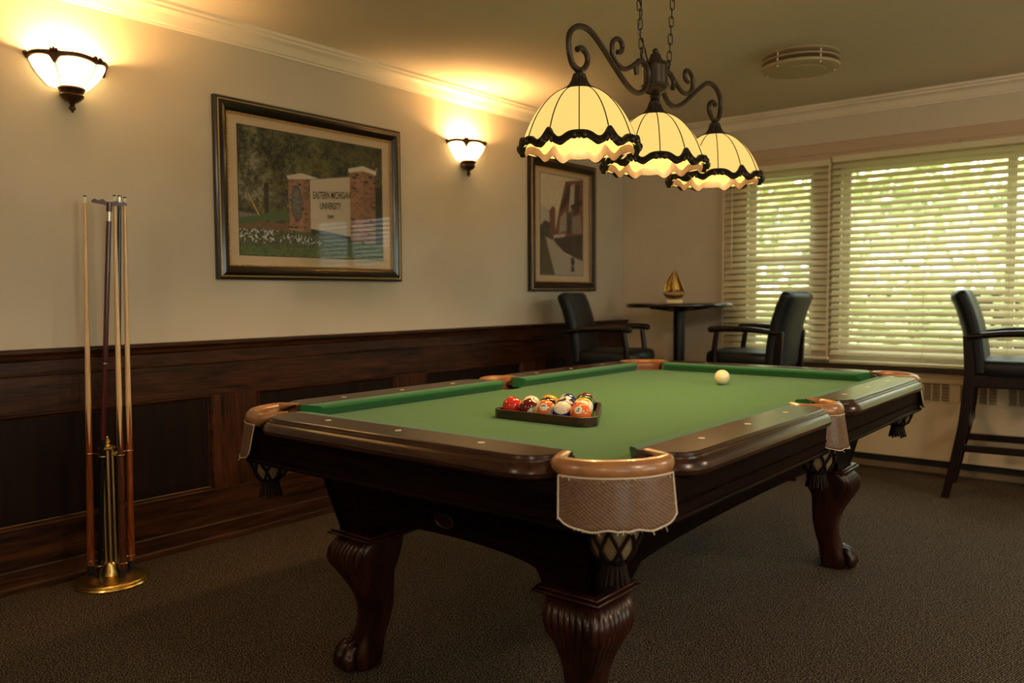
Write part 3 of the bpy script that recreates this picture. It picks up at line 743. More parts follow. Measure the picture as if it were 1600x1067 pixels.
# ================================================================== CHANDELIER
CX = -1.49
ch = thing('billiard_chandelier', 'three-shade amber glass billiard chandelier hanging over the pool table', 'chandelier', (CX, 2.655, ZC))
OY, OZ = 2.655, ZC
def cp3(y, z, x=0.0): return Vector((x, y - OY, z - OZ))
main = [(2.158, 1.905), (2.185, 1.914), (2.212, 1.900), (2.215, 1.875), (2.192, 1.850), (2.160, 1.843), (2.128, 1.858), (2.112, 1.902), (2.118, 1.944), (2.151, 1.972), (2.196, 1.983), (2.247, 1.974), (2.311, 1.940), (2.378, 1.898), (2.447, 1.858), (2.507, 1.838), (2.557, 1.846), (2.594, 1.876), (2.606, 1.920), (2.583, 1.950), (2.546, 1.952), (2.518, 1.928), (2.524, 1.900)]
scroll = [(2.398, 1.950), (2.420, 1.956), (2.428, 1.974), (2.418, 1.990), (2.393, 1.993), (2.366, 1.974), (2.364, 1.937), (2.389, 1.912), (2.436, 1.902), (2.483, 1.918), (2.540, 1.953)]
for s in (1, -1):
    fl = lambda p: (OY + s * (p[0] - OY), p[1])
    MB().tube(smoothpts([cp3(*fl(p)) for p in main], 5), 0.0095, 10).build('arm', 'bronze', ch, smooth=60)
    MB().tube(smoothpts([cp3(*fl(p)) for p in scroll], 5), 0.0085, 10).build('scroll', 'bronze', ch, smooth=60)
bd = MB(); bd.lathe([(0.0, 1.852), (0.018, 1.855), (0.038, 1.866), (0.050, 1.880), (0.052, 1.888), (0.045, 1.892), (0.045, 1.955), (0.050, 1.960), (0.046, 1.967), (0.030, 1.972), (0.020, 1.990), (0.018, 1.998), (0.0, 1.999)], 32, (0, 0, -OZ)); bd.build('body', 'bronze', ch, smooth=40)
MB().lathe([(0.0, 1.858), (0.014, 1.856), (0.020, 1.848), (0.014, 1.842), (0.020, 1.836), (0.012, 1.830), (0.0, 1.828)], 20, (0, 0, -OZ)).build('neck', 'bronze', ch, smooth=40)
MB().ell((0, 0, 2.009 - OZ), (0.012, 0.012, 0.012)).build('finial', 'bronze', ch, smooth=60)
shade_y = [2.170, 2.651, 3.148]
def shade_mesh():
    R, Hh = 0.186, 0.190
    sp_pts = smoothpts([(0.044, 0.190, 0), (0.076, 0.175, 0), (0.106, 0.152, 0), (0.133, 0.121, 0), (0.156, 0.084, 0), (0.173, 0.044, 0), (0.183, 0.015, 0), (0.186, 0.0, 0)], 8)
    def pr_(v): # v 0 top .. 1 rim
        x_ = v * (len(sp_pts) - 1); k = min(int(x_), len(sp_pts) - 2); p = sp_pts[k].lerp(sp_pts[k + 1], x_ - k); return p.x, p.y
    g_ = MB(); n = 60
    rings = [[(pr_(v / 18)[0] * math.cos(2 * PI * i / n), pr_(v / 18)[0] * math.sin(2 * PI * i / n), pr_(v / 18)[1]) for i in range(n)] for v in range(19)]
    g_.loft(rings, cap=False)
    me = g_.mesh('glass_shade', 'glass_am', 60)
    NR = 12
    rib_me = MB().tube([(pr_(v / 14)[0] * 1.006, 0, pr_(v / 14)[1]) for v in range(15)], 0.0019, 6).mesh('lead_line', 'lead', 60)
    # rim band: period = two ribs
    per = 2 * (2 * PI / NR)
    bm_ = MB(); rings = []
    for k in range(361):
        th = 2 * PI * k / 360; ph = abs(((th + per / 2) % per) - per / 2) / (per / 2)   # 0 at peak rib, 1 at scroll rib
        up = 0.018 + 0.024 * math.exp(-(ph / 0.16) ** 2) + 0.006 * math.sin(PI * min(1, max(0, (ph - 0.35) / 0.65)) * 0.5) * 1.5 - 0.010 * math.exp(-((ph - 0.42) / 0.18) ** 2)
        lo = up - 0.024 - 0.010 * math.exp(-(ph / 0.22) ** 2)
        def at_(r, z): return (r * math.cos(th), r * math.sin(th), z)
        base = 0.188
        sl = lambda z: base - 0.22 * max(0, z) ** 1.0 * 0.6
        rings.append([at_(sl(lo) - 0.012, lo), at_(sl(lo) + 0.005, lo), at_(sl(lo) + 0.008, lo + 0.007), at_(sl(up) + 0.003, (up + lo) / 2), at_(sl(up) + 0.008, up - 0.006), at_(sl(up) + 0.004, up), at_(sl(up) - 0.012, up)])
    bm_.loft(rings, closed=True, cap=False)
    for j in range(NR // 2):
        th0 = j * per
        for dd in (-0.10, 0.0, 0.10):
            a = th0 + dd * 0.8; bm_.ell((0.193 * math.cos(a), 0.193 * math.sin(a), 0.006 - abs(dd) * 0.03), (0.007, 0.007, 0.011), 6, 5)
        for dd in (-0.075, 0.075):
            a = th0 + per / 2 + dd; bm_.ell((0.194 * math.cos(a), 0.194 * math.sin(a), 0.008), (0.009, 0.009, 0.010), 8, 6)
    band_me = bm_.mesh('rim_band', 'bronze', 50)
    return me, rib_me, band_me, NR
gme, rme, bme, NR = shade_mesh()
cap_b = MB(); rings = []
for r, z, fl_ in ((0.012, 0.064, 0), (0.016, 0.060, 0), (0.010, 0.055, 0), (0.020, 0.050, 0), (0.021, 0.046, 0), (0.0205, 0.042, 1), (0.024, 0.030, 1), (0.031, 0.018, 1), (0.042, 0.008, 1), (0.054, 0.003, 0), (0.056, -0.001, 0), (0.053, -0.004, 0)):
    rings.append([((r + fl_ * 0.0022 * math.cos(14 * 2 * PI * k / 84)) * math.cos(2 * PI * k / 84), (r + fl_ * 0.0022 * math.cos(14 * 2 * PI * k / 84)) * math.sin(2 * PI * k / 84), z) for k in range(84)])
cap_me = cap_b.loft(rings).mesh('shade_cap', 'bronze', 40)
for sy in shade_y:
    Z0 = 1.594 - OZ
    rot = {2.170: 0.60, 2.651: 0.62, 3.148: 0.52}[sy]
    so = obj_from(gme, 'glass_shade', ch, Matrix.Translation((0, sy - OY, Z0)) @ Matrix.Rotation(rot, 4, 'Z'))
    sm = so.modifiers.new('solid', 'SOLIDIFY'); sm.thickness = 0.003
    for k in range(NR): obj_from(rme, 'lead_line', so, Matrix.Rotation(2 * PI * k / NR, 4, 'Z'))
    obj_from(bme, 'rim_band', so)
    obj_from(cap_me, 'shade_cap', ch, Matrix.Translation((0, sy - OY, Z0 + 0.186)))
    MB().ell((0, 0, 0.105), (0.026, 0.026, 0.034)).build('bulb', 'bulb', so, smooth=60)
    MB().tube([(0, 0, 0.13), (0, 0, 0.188)], 0.016, 12).build('socket', 'bronze', so)
    lamp('pendant_light', (0, sy - OY, Z0 + 0.055), P_PENDANT, WARM, 0.03, ch)
# chains
def link_mesh():
    pts = []
    for k in range(24):
        a = 2 * PI * k / 24; pts.append((0.0075 * math.cos(a), 0, 0.0085 * math.sin(a) + (0.011 if math.sin(a) > 0.01 else -0.011 if math.sin(a) < -0.01 else 0)))
    b_ = MB(); P = [Vector(p) for p in pts]; n = len(P); rings = []
    for i in range(n):
        t_ = (P[(i + 1) % n] - P[i - 1]).normalized(); u_ = Vector((0, 1, 0)); w_ = t_.cross(u_)
        rings.append([P[i] + (u_ * math.cos(2 * PI * j / 6) + w_ * math.sin(2 * PI * j / 6)) * 0.0021 for j in range(6)])
    b_.loft(rings + [rings[0]], cap=False); return b_.mesh('chain_link', 'bronze', 60)
lme = link_mesh()
for (y0_, z0_, y1_) in ((2.556, 1.990, 2.515), (2.757, 1.990, 2.800)):
    rg = MB(); rg.lathe([(0.011, -0.0022), (0.0135, 0), (0.011, 0.0022), (0.0085, 0)], 18)
    rg.v = [(0, y_, x_) for x_, y_, z_ in rg.v] if False else [(z_, y_, x_) for x_, y_, z_ in rg.v]
    rg.v = [(x_, y_ + y0_ - OY, z_ + z0_ - OZ) for x_, y_, z_ in rg.v]; rg.build('chain_ring', 'bronze', ch, smooth=60)
    MB().tube([cp3(y0_, z0_ - 0.011), cp3(y0_ + (OY - y0_) * 0.12, 1.955)], 0.006, 8).build('chain_hook', 'bronze', ch)
    n = int((ZC - 0.03 - z0_ - 0.01) / 0.0325)
    for k in range(n + 1):
        f = (k + 0.9) / (n + 1); z = z0_ + 0.012 + 0.0325 * k + 0.012
        if z > ZC - 0.03: break
        obj_from(lme, 'chain_link', ch, Matrix.Translation((0, y0_ + (y1_ - y0_) * (z - z0_) / (ZC - z0_) - OY, z - OZ)) @ Matrix.Rotation((k % 2) * PI / 2 + 0.5, 4, 'Z'))
MB().tube(smoothpts([cp3(2.60, 1.962), cp3(2.566, 2.010, 0.004), cp3(2.549, 2.06, -0.008), cp3(2.548, 2.12, 0.006), cp3(2.535, 2.2, -0.006), cp3(2.525, 2.30, 0.004), cp3(2.515, 2.37)], 6), 0.0026, 6).build('power_cord', 'black', ch, smooth=60)
MB().lathe([(0.0, 0.0), (0.20, 0.0), (0.195, -0.012), (0.14, -0.028), (0.0, -0.030)], 32, (0, 0, 0), 0, 2 * PI, 0.32, 0.95).build('ceiling_canopy', 'bronze', ch, smooth=40)

# fill lamps added out of view to brighten the room, shaped as ceiling globes
for gx, gy, pw_, lab in ((1.1, 1.3, 1.35, 'added ceiling fill globe beside the right-hand windows'), (1.3, 3.7, 1.2, 'added ceiling fill globe near the window end, outside the picture'),
                    (1.0, -1.2, 0.8, 'added ceiling fill globe at the entrance end, right side'), (-1.4, -1.2, 0.6, 'added ceiling fill globe at the entrance end, left side')):
    t = thing('fill_globe', lab, 'fill light', (gx, gy, ZC), 0, 'added fill globes outside the picture')
    MB().lathe([(0.0, 0), (0.07, 0), (0.07, -0.02), (0.0, -0.02)], 24).build('base', 'bronze', t)
    MB().lathe([(0.0, -0.02), (0.012, -0.02), (0.012, -0.07), (0.0, -0.07)], 12).build('stem', 'bronze', t)
    MB().lathe([(0.0, -0.065), (0.03, -0.066), (0.045, -0.072), (0.045, -0.078), (0.0, -0.078)], 24).build('cap', 'bronze', t)
    MB().ell((0, 0, -0.10), (0.028, 0.028, 0.035)).build('bulb', 'fill_glass', t, smooth=60)
    lamp('fill_light', (0, 0, -0.19), P_FILL * pw_, (1.0, 0.80, 0.58), 0.09, t)

# ================================================================== POOL TABLE
TX, TY = -1.49, 2.516
HW, HL = 0.550, 1.048          # half play field
RW, RL = HW + 0.052, HL + 0.052  # cloth / wood line
OW, OL = RW + 0.132, RL + 0.132  # outer edge of the moulding
ZR, ZB = 0.798, 0.760          # rail top, bed
pt_ = thing('pool_table', 'dark mahogany pool table with green cloth and claw feet', 'pool table', (TX, TY, 0))

# bed: plan with pocket cut-outs
def bed_plan(a, l, ch_, sp):
    q = [(-a + ch_, -l), (a - ch_, -l), (a, -l + ch_), (a, -sp), (a - 0.035, -sp * 0.7), (a - 0.035, sp * 0.7), (a, sp), (a, l - ch_), (a - ch_, l), (-a + ch_, l), (-a, l - ch_), (-a, sp), (-a + 0.035, sp * 0.7), (-a + 0.035, -sp * 0.7), (-a, -sp), (-a, -l + ch_)]
    return q
MB().prism(bed_plan(HW + 0.03, HL + 0.03, 0.10, 0.06), ZB - 0.03, ZB).build('bed_cloth', 'felt', pt_, smooth=0)
# cushions: section (dist from wood line towards play, z)
csec = [(-0.004, ZR - 0.0015), (0.020, ZR - 0.0005), (0.046, ZR - 0.004), (0.052, ZR - 0.008), (0.0525, ZR - 0.013), (0.040, ZB + 0.006), (0.034, ZB - 0.002), (-0.004, ZB - 0.002)]
def cushion(p0, p1, nrm, e0, e1):
    # p0,p1 along the wood line (xy), nrm towards play; e0/e1 how far the nose is cut back at each end
    p0, p1, nrm = Vector(p0), Vector(p1), Vector(nrm); d = (p1 - p0); Ln = d.length; d.normalize()
    rings = []
    N_ = 14
    for k in range(N_ + 1):
        f = k / N_; ring = []
        for off, z in csec:
            o = max(off, 0) / 0.0525
            s0, s1 = e0 * o, Ln - e1 * o
            p = p0 + d * (s0 + (s1 - s0) * f) + nrm * off
            ring.append((p.x, p.y, z))
        rings.append(ring)
    return MB().loft(rings).build('cushion', 'cushion', pt_, smooth=25)
cc, cs = 0.085, 0.052      # corner / side cut positions along wood line
cushion((-RW + cc + 0.015, -RL), (RW - cc - 0.015, -RL), (0, 1), 0.05, 0.05)
cushion((-RW + cc + 0.015, RL), (RW - cc - 0.015, RL), (0, -1), 0.05, 0.05)
for s in (-1, 1):
    cushion((s * RW, -RL + cc + 0.015), (s * RW, -cs), (-s, 0), 0.05, 0.018)
    cushion((s * RW, cs), (s * RW, RL - cc - 0.015), (-s, 0), 0.018, 0.05)

# wooden rails: plan + stacked insets (only the outer side is moulded)
levels = [(ZR - 0.055, 0.022), (ZR - 0.050, 0.012), (ZR - 0.044, 0.004), (ZR - 0.034, 0.0), (ZR - 0.022, 0.004), (ZR - 0.015, 0.011), (ZR - 0.013, 0.016), (ZR - 0.009, 0.017), (ZR - 0.008, 0.023), (ZR - 0.002, 0.025), (ZR, 0.028)]
def rail(half_len0, half_len1, mat, frame):
    # local: u along rail from -half_len0..half_len1, v outwards from 0 (wood line) to 0.132
    W = 0.132; r = 0.10; out = []
    def arc(cx, cy, a0, a1, n=8):
        return [(cx + r * math.cos(a0 + (a1 - a0) * k / n), cy + r * math.sin(a0 + (a1 - a0) * k / n)) for k in range(n + 1)]
    plan = [(-half_len0, -0.004), (half_len1, -0.004)] + arc(half_len1 - r, W - r, 0, PI / 2) + arc(-half_len0 + r, W - r, PI / 2, PI)
    n = len(plan); cen = ((half_len1 - half_len0) / 2, W / 2)
    def inset(d):
        o_ = []
        for i, (u, v) in enumerate(plan):
            if i < 2: o_.append((u - (d * 0.6 if i else -d * 0.6), v)); continue
            p0, p1, p2 = plan[i - 1], plan[i], plan[(i + 1) % n]
            tx, ty = p2[0] - p0[0], p2[1] - p0[1]; l = math.hypot(tx, ty) or 1
            o_.append((u - ty / l * d, v + tx / l * d))
        return o_
    rings = [[frame(u, v, z) for u, v in inset(d)] for z, d in levels]
    return MB().loft(rings).build('rail', mat, pt_, smooth=28)
re_ = RW - 0.090
for s in (-1, 1):
    ro = rail(re_, re_, 'rail_x', lambda u, v, z, s=s: (u, s * (RL + v), z))
    le = RL - 0.080
    rail(le, -0.055, 'rail', lambda u, v, z, s=s: (s * (RW + v), u, z))
    rail(-0.055, le, 'rail', lambda u, v, z, s=s: (s * (RW + v), u, z))
# sights
smesh = MB().lathe([(0.0, 0.0), (0.0085, 0.0), (0.0085, 0.0005), (0.0, 0.0007)], 14).mesh('sight', 'pearl', 0)
for s in (-1, 1):
    for k in (-1, 0, 1): obj_from(smesh, 'sight', pt_, Matrix.Translation((k * HW / 2, s * (RL + 0.040), ZR)))
    for k in (-3, -2, -1, 1, 2, 3): obj_from(smesh, 'sight', pt_, Matrix.Translation((s * (RW + 0.042), k * HL / 4, ZR)))

# aprons with bottom bead
def apron(x0, x1, y0, y1, mat, alongx):
    ao = MB().box(x0, x1, y0, y1, 0.655, ZR - 0.05).build('apron', mat, pt_, bevel=0.002)
    e = 0.006
    sx = 1 if (x0 + x1) > 0 else -1; sy = 1 if (y0 + y1) > 0 else -1
    if alongx: yo = y0 if sy < 0 else y1; pr_ = [(x0, yo, 0.662), (x1, yo, 0.662)]; pr2 = [(x0, yo, 0.694), (x1, yo, 0.694)]
    else: xo = x0 if sx < 0 else x1; pr_ = [(xo, y0, 0.662), (xo, y1, 0.662)]; pr2 = [(xo, y0, 0.694), (xo, y1, 0.694)]
    MB().tube(pr_, 0.0075, 8).build('apron_bead', mat, ao); 
    n = int(((x1 - x0) if alongx else (y1 - y0)) / 0.012); b_ = MB()
    for k in range(n):
        f = (k + 0.5) / n; p = Vector(pr2[0]).lerp(Vector(pr2[1]), f); b_.box(p.x - 0.003, p.x + 0.003, p.y - 0.003, p.y + 0.003, p.z - 0.003, p.z + 0.003)
    bb = b_.build('dentil_strip', mat, ao, smooth=0); bb['kind'] = 'stuff'
AX, AY = OW - 0.040, OL - 0.040
for s in (-1, 1):
    y0, y1 = sorted((s * AY, s * (AY - 0.026)))
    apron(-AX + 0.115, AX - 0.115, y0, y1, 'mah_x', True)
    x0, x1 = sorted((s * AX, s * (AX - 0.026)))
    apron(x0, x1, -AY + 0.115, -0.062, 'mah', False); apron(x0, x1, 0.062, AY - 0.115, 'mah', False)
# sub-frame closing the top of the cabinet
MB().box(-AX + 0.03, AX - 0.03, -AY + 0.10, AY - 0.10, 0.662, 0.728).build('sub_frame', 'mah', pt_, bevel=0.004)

# cabinet sides, tapered, with arched lower edge
tw, tl, bw, bl_ = 0.515, 1.010, 0.462, 0.955
ZT, ZL = 0.664, 0.425
def side_board(long_side, s):
    th = 0.03; n = 48; f_out, f_in = [], []
    half_t, half_b = (tl, bl_) if long_side else (tw, bw)
    off_t, off_b = (tw, bw) if long_side else (tl, bl_)
    span = (bl_ - 0.175) if long_side else (bw - 0.165)
    top_o, bot_o, top_i, bot_i = [], [], [], []
    for k in range(n + 1):
        u = -1 + 2 * k / n
        ub = u * half_b
        arch = 0.0
        if abs(ub) < span: arch = 0.030 + 0.038 * math.sqrt(max(0, 1 - (ub / span) ** 2))
        z = ZL + arch; f = (z - ZL) / (ZT - ZL)
        def P_(uu, f_, inn):
            hu = half_b + (half_t - half_b) * f_; of = off_b + (off_t - off_b) * f_ - inn
            hu -= inn * 0.0
            a = uu * hu
            return (s * of, a, ZL + (ZT - ZL) * f_) if long_side else (a, s * of, ZL + (ZT - ZL) * f_)
        top_o.append(P_(u, 1, 0)); bot_o.append(P_(u, f, 0)); top_i.append(P_(u, 1, th)); bot_i.append(P_(u, f, th))
    rings = [[top_o[k], bot_o[k], bot_i[k], top_i[k]] for k in range(n + 1)]
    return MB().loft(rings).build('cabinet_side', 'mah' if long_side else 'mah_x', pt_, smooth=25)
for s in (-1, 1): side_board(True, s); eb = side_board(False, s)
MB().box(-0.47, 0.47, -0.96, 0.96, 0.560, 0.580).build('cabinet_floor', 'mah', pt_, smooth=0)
# oval maker's badge on the near end
bg = MB(); yb = -(bl_ + (tl - bl_) * (0.535 - ZL) / (ZT - ZL))
bg.lathe([(0.0, 0.0), (0.028, 0.0), (0.031, 0.0015), (0.033, 0.003), (0.035, 0.0015), (0.035, 0.0)], 36)
bg.v = [(x_, yb - 0.0008 - z_ - (tl - bl_) / (ZT - ZL) * y_ * 0.62, 0.535 + y_ * 0.62) for x_, y_, z_ in bg.v]
bg.build('badge', 'bronze_br', pt_, smooth=40)

# legs
def leg(sx, sy):
    cx, cy = sx * 0.392, sy * 0.888
    o = Vector((sx, sy, 0)).normalized()
    secs = [(0.410, 0.000, 0.088), (0.395, 0.012, 0.098), (0.375, 0.022, 0.104), (0.350, 0.028, 0.104), (0.325, 0.027, 0.098), (0.300, 0.022, 0.089), (0.275, 0.014, 0.079), (0.25, 0.006, 0.070), (0.22, -0.001, 0.062), (0.19, -0.004, 0.057), (0.16, -0.002, 0.053), (0.13, 0.004, 0.051), (0.105, 0.012, 0.051), (0.085, 0.020, 0.053), (0.065, 0.028, 0.058), (0.045, 0.034, 0.062), (0.025, 0.036, 0.062), (0.008, 0.036, 0.058), (0.0, 0.036, 0.052)]
    n = 288; rings = []
    base_a = math.atan2(sy, sx)
    for z, off, r in secs:
        ring = []
        ribk = min(1, max(0, (z - 0.215) / 0.07)) * min(1, max(0, (0.412 - z) / 0.01))
        for i in range(n):
            a = 2 * PI * i / n
            c_, s_ = math.cos(a), math.sin(a)
            p = 5.0 if z > 0.3 else 3.0
            rr = 0.87 * r / (abs(c_) ** p + abs(s_) ** p) ** (1 / p)
            da = (a - base_a + PI) % (2 * PI) - PI
            w = 1 if abs(da) < 1.55 else 0
            rr += ribk * w * 0.0042 * abs(math.sin(da * 17)) - ribk * w * 0.002
            ring.append((cx + o.x * off + rr * c_, cy + o.y * off + rr * s_, z))
        rings.append(ring)
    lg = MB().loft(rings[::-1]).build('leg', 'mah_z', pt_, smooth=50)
    # plate above the knee
    pb = MB(); r0 = 0.098
    for z0, z1, r_ in ((0.408, 0.414, r0 - 0.012), (0.414, 0.422, r0), (0.422, 0.430, r0 - 0.008)): pb.box(cx - r_, cx + r_, cy - r_, cy + r_, z0, z1)
    pb.build('leg_plate', 'mah_z', lg, bevel=0.003)
    # claw: toes fanned outwards and knuckles
    fx, fy = cx + o.x * 0.036, cy + o.y * 0.036
    for k, da in enumerate((-0.95, -0.32, 0.32, 0.95)):
        a = base_a + da; d = Vector((math.cos(a), math.sin(a), 0))
        tb = MB(); c0 = Vector((fx, fy, 0))
        pts = [c0 + d * 0.020 + Vector((0, 0, 0.075)), c0 + d * 0.045 + Vector((0, 0, 0.072)), c0 + d * 0.062 + Vector((0, 0, 0.055)), c0 + d * 0.070 + Vector((0, 0, 0.036)), c0 + d * 0.070 + Vector((0, 0, 0.018)), c0 + d * 0.066 + Vector((0, 0, 0.004))]
        tb.tube(smoothpts(pts, 4), [0.014] * 4 + [0.019] * 6 + [0.022] * 6 + [0.019, 0.014, 0.009, 0.006, 0.004], 10)
        tb.v = [(x_, y_, max(z_, 0.0)) for x_, y_, z_ in tb.v]
        tb.build('toe', 'mah_z', lg, smooth=60)
    return lg
for sx in (-1, 1):
    for sy in (-1, 1): leg(sx, sy)

# pockets
def pocket(c, o, half, bulge, near=False, side=False):
    o = Vector((o[0], o[1], 0)).normalized(); t_ = Vector((-o.y, o.x, 0)); c = Vector((c[0], c[1], 0))
    def W(t, v, z): return c + t_ * t + o * v + Vector((0, 0, z))
    def rim_o(t): return bulge * (1 - min(1, abs(t) / half) ** 2.4)
    tongue = 0.040 if side else 0.058
    path = [(-half * 0.80, -tongue), (-half * 0.93, -tongue * 0.45), (-half, 0.0)] + [(half * u, rim_o(half * u) + 0.004) for u in (-0.92, -0.75, -0.5, -0.25, 0, 0.25, 0.5, 0.75, 0.92)] + [(half, 0.0), (half * 0.93, -tongue * 0.45), (half * 0.80, -tongue)]
    sp = smoothpts([W(t, v, 0) for t, v in path], 4)
    nS = len(sp); rings = []
    for i, p in enumerate(sp):
        tg = (sp[min(i + 1, nS - 1)] - sp[max(i - 1, 0)]).normalized(); nr = Vector((tg.y, -tg.x, 0))
        if nr.dot(p - (c - o * 0.02)) < 0: nr = -nr
        e = min(i, nS - 1 - i) / (nS * 0.22); e = min(1, max(0.0, e))
        hi, lo = ZR + 0.004, ZR - 0.001 - 0.040 * e
        wi, wo = 0.013, 0.010 + 0.013 * e
        ring = []
        for k in range(12):
            a = 2 * PI * k / 12
            x_ = math.cos(a); y_ = math.sin(a)
            ring.append(p + nr * (x_ * (wo if x_ > 0 else wi)) + Vector((0, 0, (hi + lo) / 2 + y_ * (hi - lo) / 2 * (1 if True else 1))))
        rings.append(ring)
    pk = MB().loft(rings).build('pocket_rim', 'leather', pt_, smooth=60)
    # inner liner
    MB().grid(lambda u, v: W(half * 0.93 * (2 * u - 1), rim_o(half * 0.97 * (2 * u - 1)) - 0.010 - 0.004 * v, ZR - 0.008 - 0.10 * v), 20, 4).build('pocket_liner', 'liner', pk, smooth=60, solid=0.004)
    # hanging leather flap
    hf = half * (1.06 if not side else 1.0); Lh = 0.104
    def fo(t): return rim_o(t / 1.08) + 0.026
    def flap(u, v):
        t = hf * (2 * u - 1); s_ = abs(2 * u - 1)
        drop = Lh * (1 - 0.22 * max(0, (s_ - 0.72) / 0.28) ** 2 - 0.05 * math.sin(s_ * PI * 2.0) ** 2 - 0.03 * (s_ < 0.06))
        return W(t * (1 + 0.03 * v), fo(t) + 0.016 * v, ZR - 0.030 - drop * v)
    fb = MB().grid(flap, 36, 12)
    me = fb.mesh('pocket_flap', 'flap', 60)
    uv = me.uv_layers.new(name='UVMap')
    for lp in me.loops:
        i = lp.vertex_index; uv.data[lp.index].uv = ((i % 37) / 36 * 1.0, (i // 37) / 12 * 0.5)
    fo_ = obj_from(me, 'pocket_flap', pk); md = fo_.modifiers.new('solid', 'SOLIDIFY'); md.thickness = 0.003; md.offset = 0
    outline = [flap(u / 24, 0) for u in range(25)] + [flap(1, v / 8) for v in range(1, 9)] + [flap(1 - u / 24, 1) for u in range(1, 25)] + [flap(0, 1 - v / 8) for v in range(1, 9)]
    eb_ = MB()
    eb_.tube([p + o * 0.002 for p in outline], 0.0019 if near else 0.0014, 6)
    r_ = random.Random(3)
    for k in range(46 if near else 10):
        p = outline[r_.randrange(len(outline))]; d = (o * r_.uniform(0.2, 1) + t_ * r_.uniform(-0.6, 0.6) + Vector((0, 0, r_.uniform(-1, 0.1)))) * r_.uniform(0.004, 0.011)
        eb_.tube([p, p + d * 0.6, p + d + Vector((0, 0, -0.002))], 0.0007, 4)
    eb_.build('frayed_edge', 'fray', pk, smooth=60)
    # basket: lining + crossing straps, then a tassel
    v0 = 0.012 if not side else 0.020; ax = W(0, v0, 0)
    ztop, zbot = ZR - 0.105, ZR - 0.215
    prof = [(0.058, ztop), (0.060, ztop - 0.02), (0.058, ztop - 0.045), (0.052, ztop - 0.070), (0.040, zbot + 0.012), (0.020, zbot), (0.006, zbot - 0.002)]
    MB().lathe([(r * 0.93, z) for r, z in prof], 24, ax).build('basket_lining', 'netin', pk, smooth=60)
    nb = MB()
    def pr2(f):
        k = min(int(f * 5.999), 5); g = f * 6 - k; return prof[k][0] * (1 - g) + prof[k + 1][0] * g, prof[k][1] * (1 - g) + prof[k + 1][1] * g
    for k in range(8):
        for sg in (-1, 1):
            pts = []
            for j in range(13):
                f = j / 12 * 0.86; r, z = pr2(f); a = 2 * PI * k / 8 + sg * f * 1.45
                pts.append(ax + Vector((r * math.cos(a), r * math.sin(a), z)))
            nb.tube(pts, 0.0042, 6, flat=(1, 1))
    nb.lathe([(0.0, zbot + 0.016), (0.030, zbot + 0.014), (0.033, zbot + 0.004), (0.024, zbot - 0.006), (0.0, zbot - 0.006)], 18, ax)
    nb.build('basket_straps', 'net', pk, smooth=60)
    tb = MB()
    for k in range(16):
        a = 2 * PI * k / 16; d = Vector((math.cos(a), math.sin(a), 0))
        tb.tube([ax + d * 0.020 + Vector((0, 0, zbot)), ax + d * 0.024 + Vector((0, 0, zbot - 0.022)), ax + d * 0.031 + Vector((0, 0, zbot - 0.046 + 0.004 * math.sin(k * 2.1)))], [0.0055, 0.0055, 0.0045], 6)
    tb.build('tassel', 'net', pk, smooth=60)
for sx in (-1, 1):
    for sy in (-1, 1):
        pocket((sx * (RW - 0.006), sy * (RL - 0.006)), (sx, sy), 0.112, 0.050, near=(sx == 1 and sy == -1))
    pocket((sx * (RW + 0.024), 0), (sx, 0), 0.078, 0.068, side=True)

# ================================================================== BALLS AND RACK
BR = 0.0310
RKX, RKY, RKA = -1.445, 1.925, math.radians(1.0)
R_ = Matrix.Translation((RKX, RKY, ZB)) @ Matrix.Rotation(RKA, 4, 'Z')
view = Vector((0 - RKX, 0 - RKY, 1.13 - ZB)).normalized(); vr = Vector((0, 0, 1)).cross(view).normalized(); vu = view.cross(vr)
def vdir(r, u, f): return (vr * r + vu * u + view * f).normalized()
def ball(name, label, pos, col, stripe, axis, num, spot, up):
    t = thing(name, label, 'pool ball', pos, 0, 'racked pool balls')
    MB().ell((0, 0, 0), (BR, BR, BR), 32, 20).build('ball_body', ball_mat('ball_%s' % num, col, stripe, axis), t, smooth=80)
    d = Vector(spot).normalized(); up = Vector(up); up = (up - d * up.dot(d)).normalized(); rt = up.cross(d)
    def on(x, y, k): return (d + rt * x + up * y).normalized() * BR * k
    nb_ = 24; a = 0.40
    sp_ = MB(); vs_ = [on(0, 0, 1.003)] + [on(a * 0.5 * math.cos(2 * PI * k / nb_), a * 0.5 * math.sin(2 * PI * k / nb_), 1.003) for k in range(nb_)] + [on(a * math.cos(2 * PI * k / nb_), a * math.sin(2 * PI * k / nb_), 1.003) for k in range(nb_)]
    fs = [(0, 1 + k, 1 + (k + 1) % nb_) for k in range(nb_)] + [(1 + k, 1 + nb_ + k, 1 + nb_ + (k + 1) % nb_, 1 + (k + 1) % nb_) for k in range(nb_)]
    so_ = sp_.add(vs_, fs).build('number_spot', 'numspot', t, smooth=80)
    vv, ff, wh = text_mesh(str(num), 0.02); h = 0.42; w = h * wh[0] / wh[1]
    MB().add([on(x * w, y * h, 1.012) for x, y in vv], ff).build('number', 'ink', so_, smooth=0)
    return t
M['numspot'] = plain('ball_number_spot', srgb(244, 238, 220), 0.15, coat=0.4)
YEL, BLU, RED, PUR, ORG, GRN, MAR, BLK = srgb(226, 166, 34), srgb(28, 40, 132), srgb(206, 48, 34), srgb(44, 24, 70), srgb(232, 112, 46), srgb(16, 84, 56), srgb(98, 24, 20), srgb(16, 14, 14)
dl = BR * 2 + 0.0004
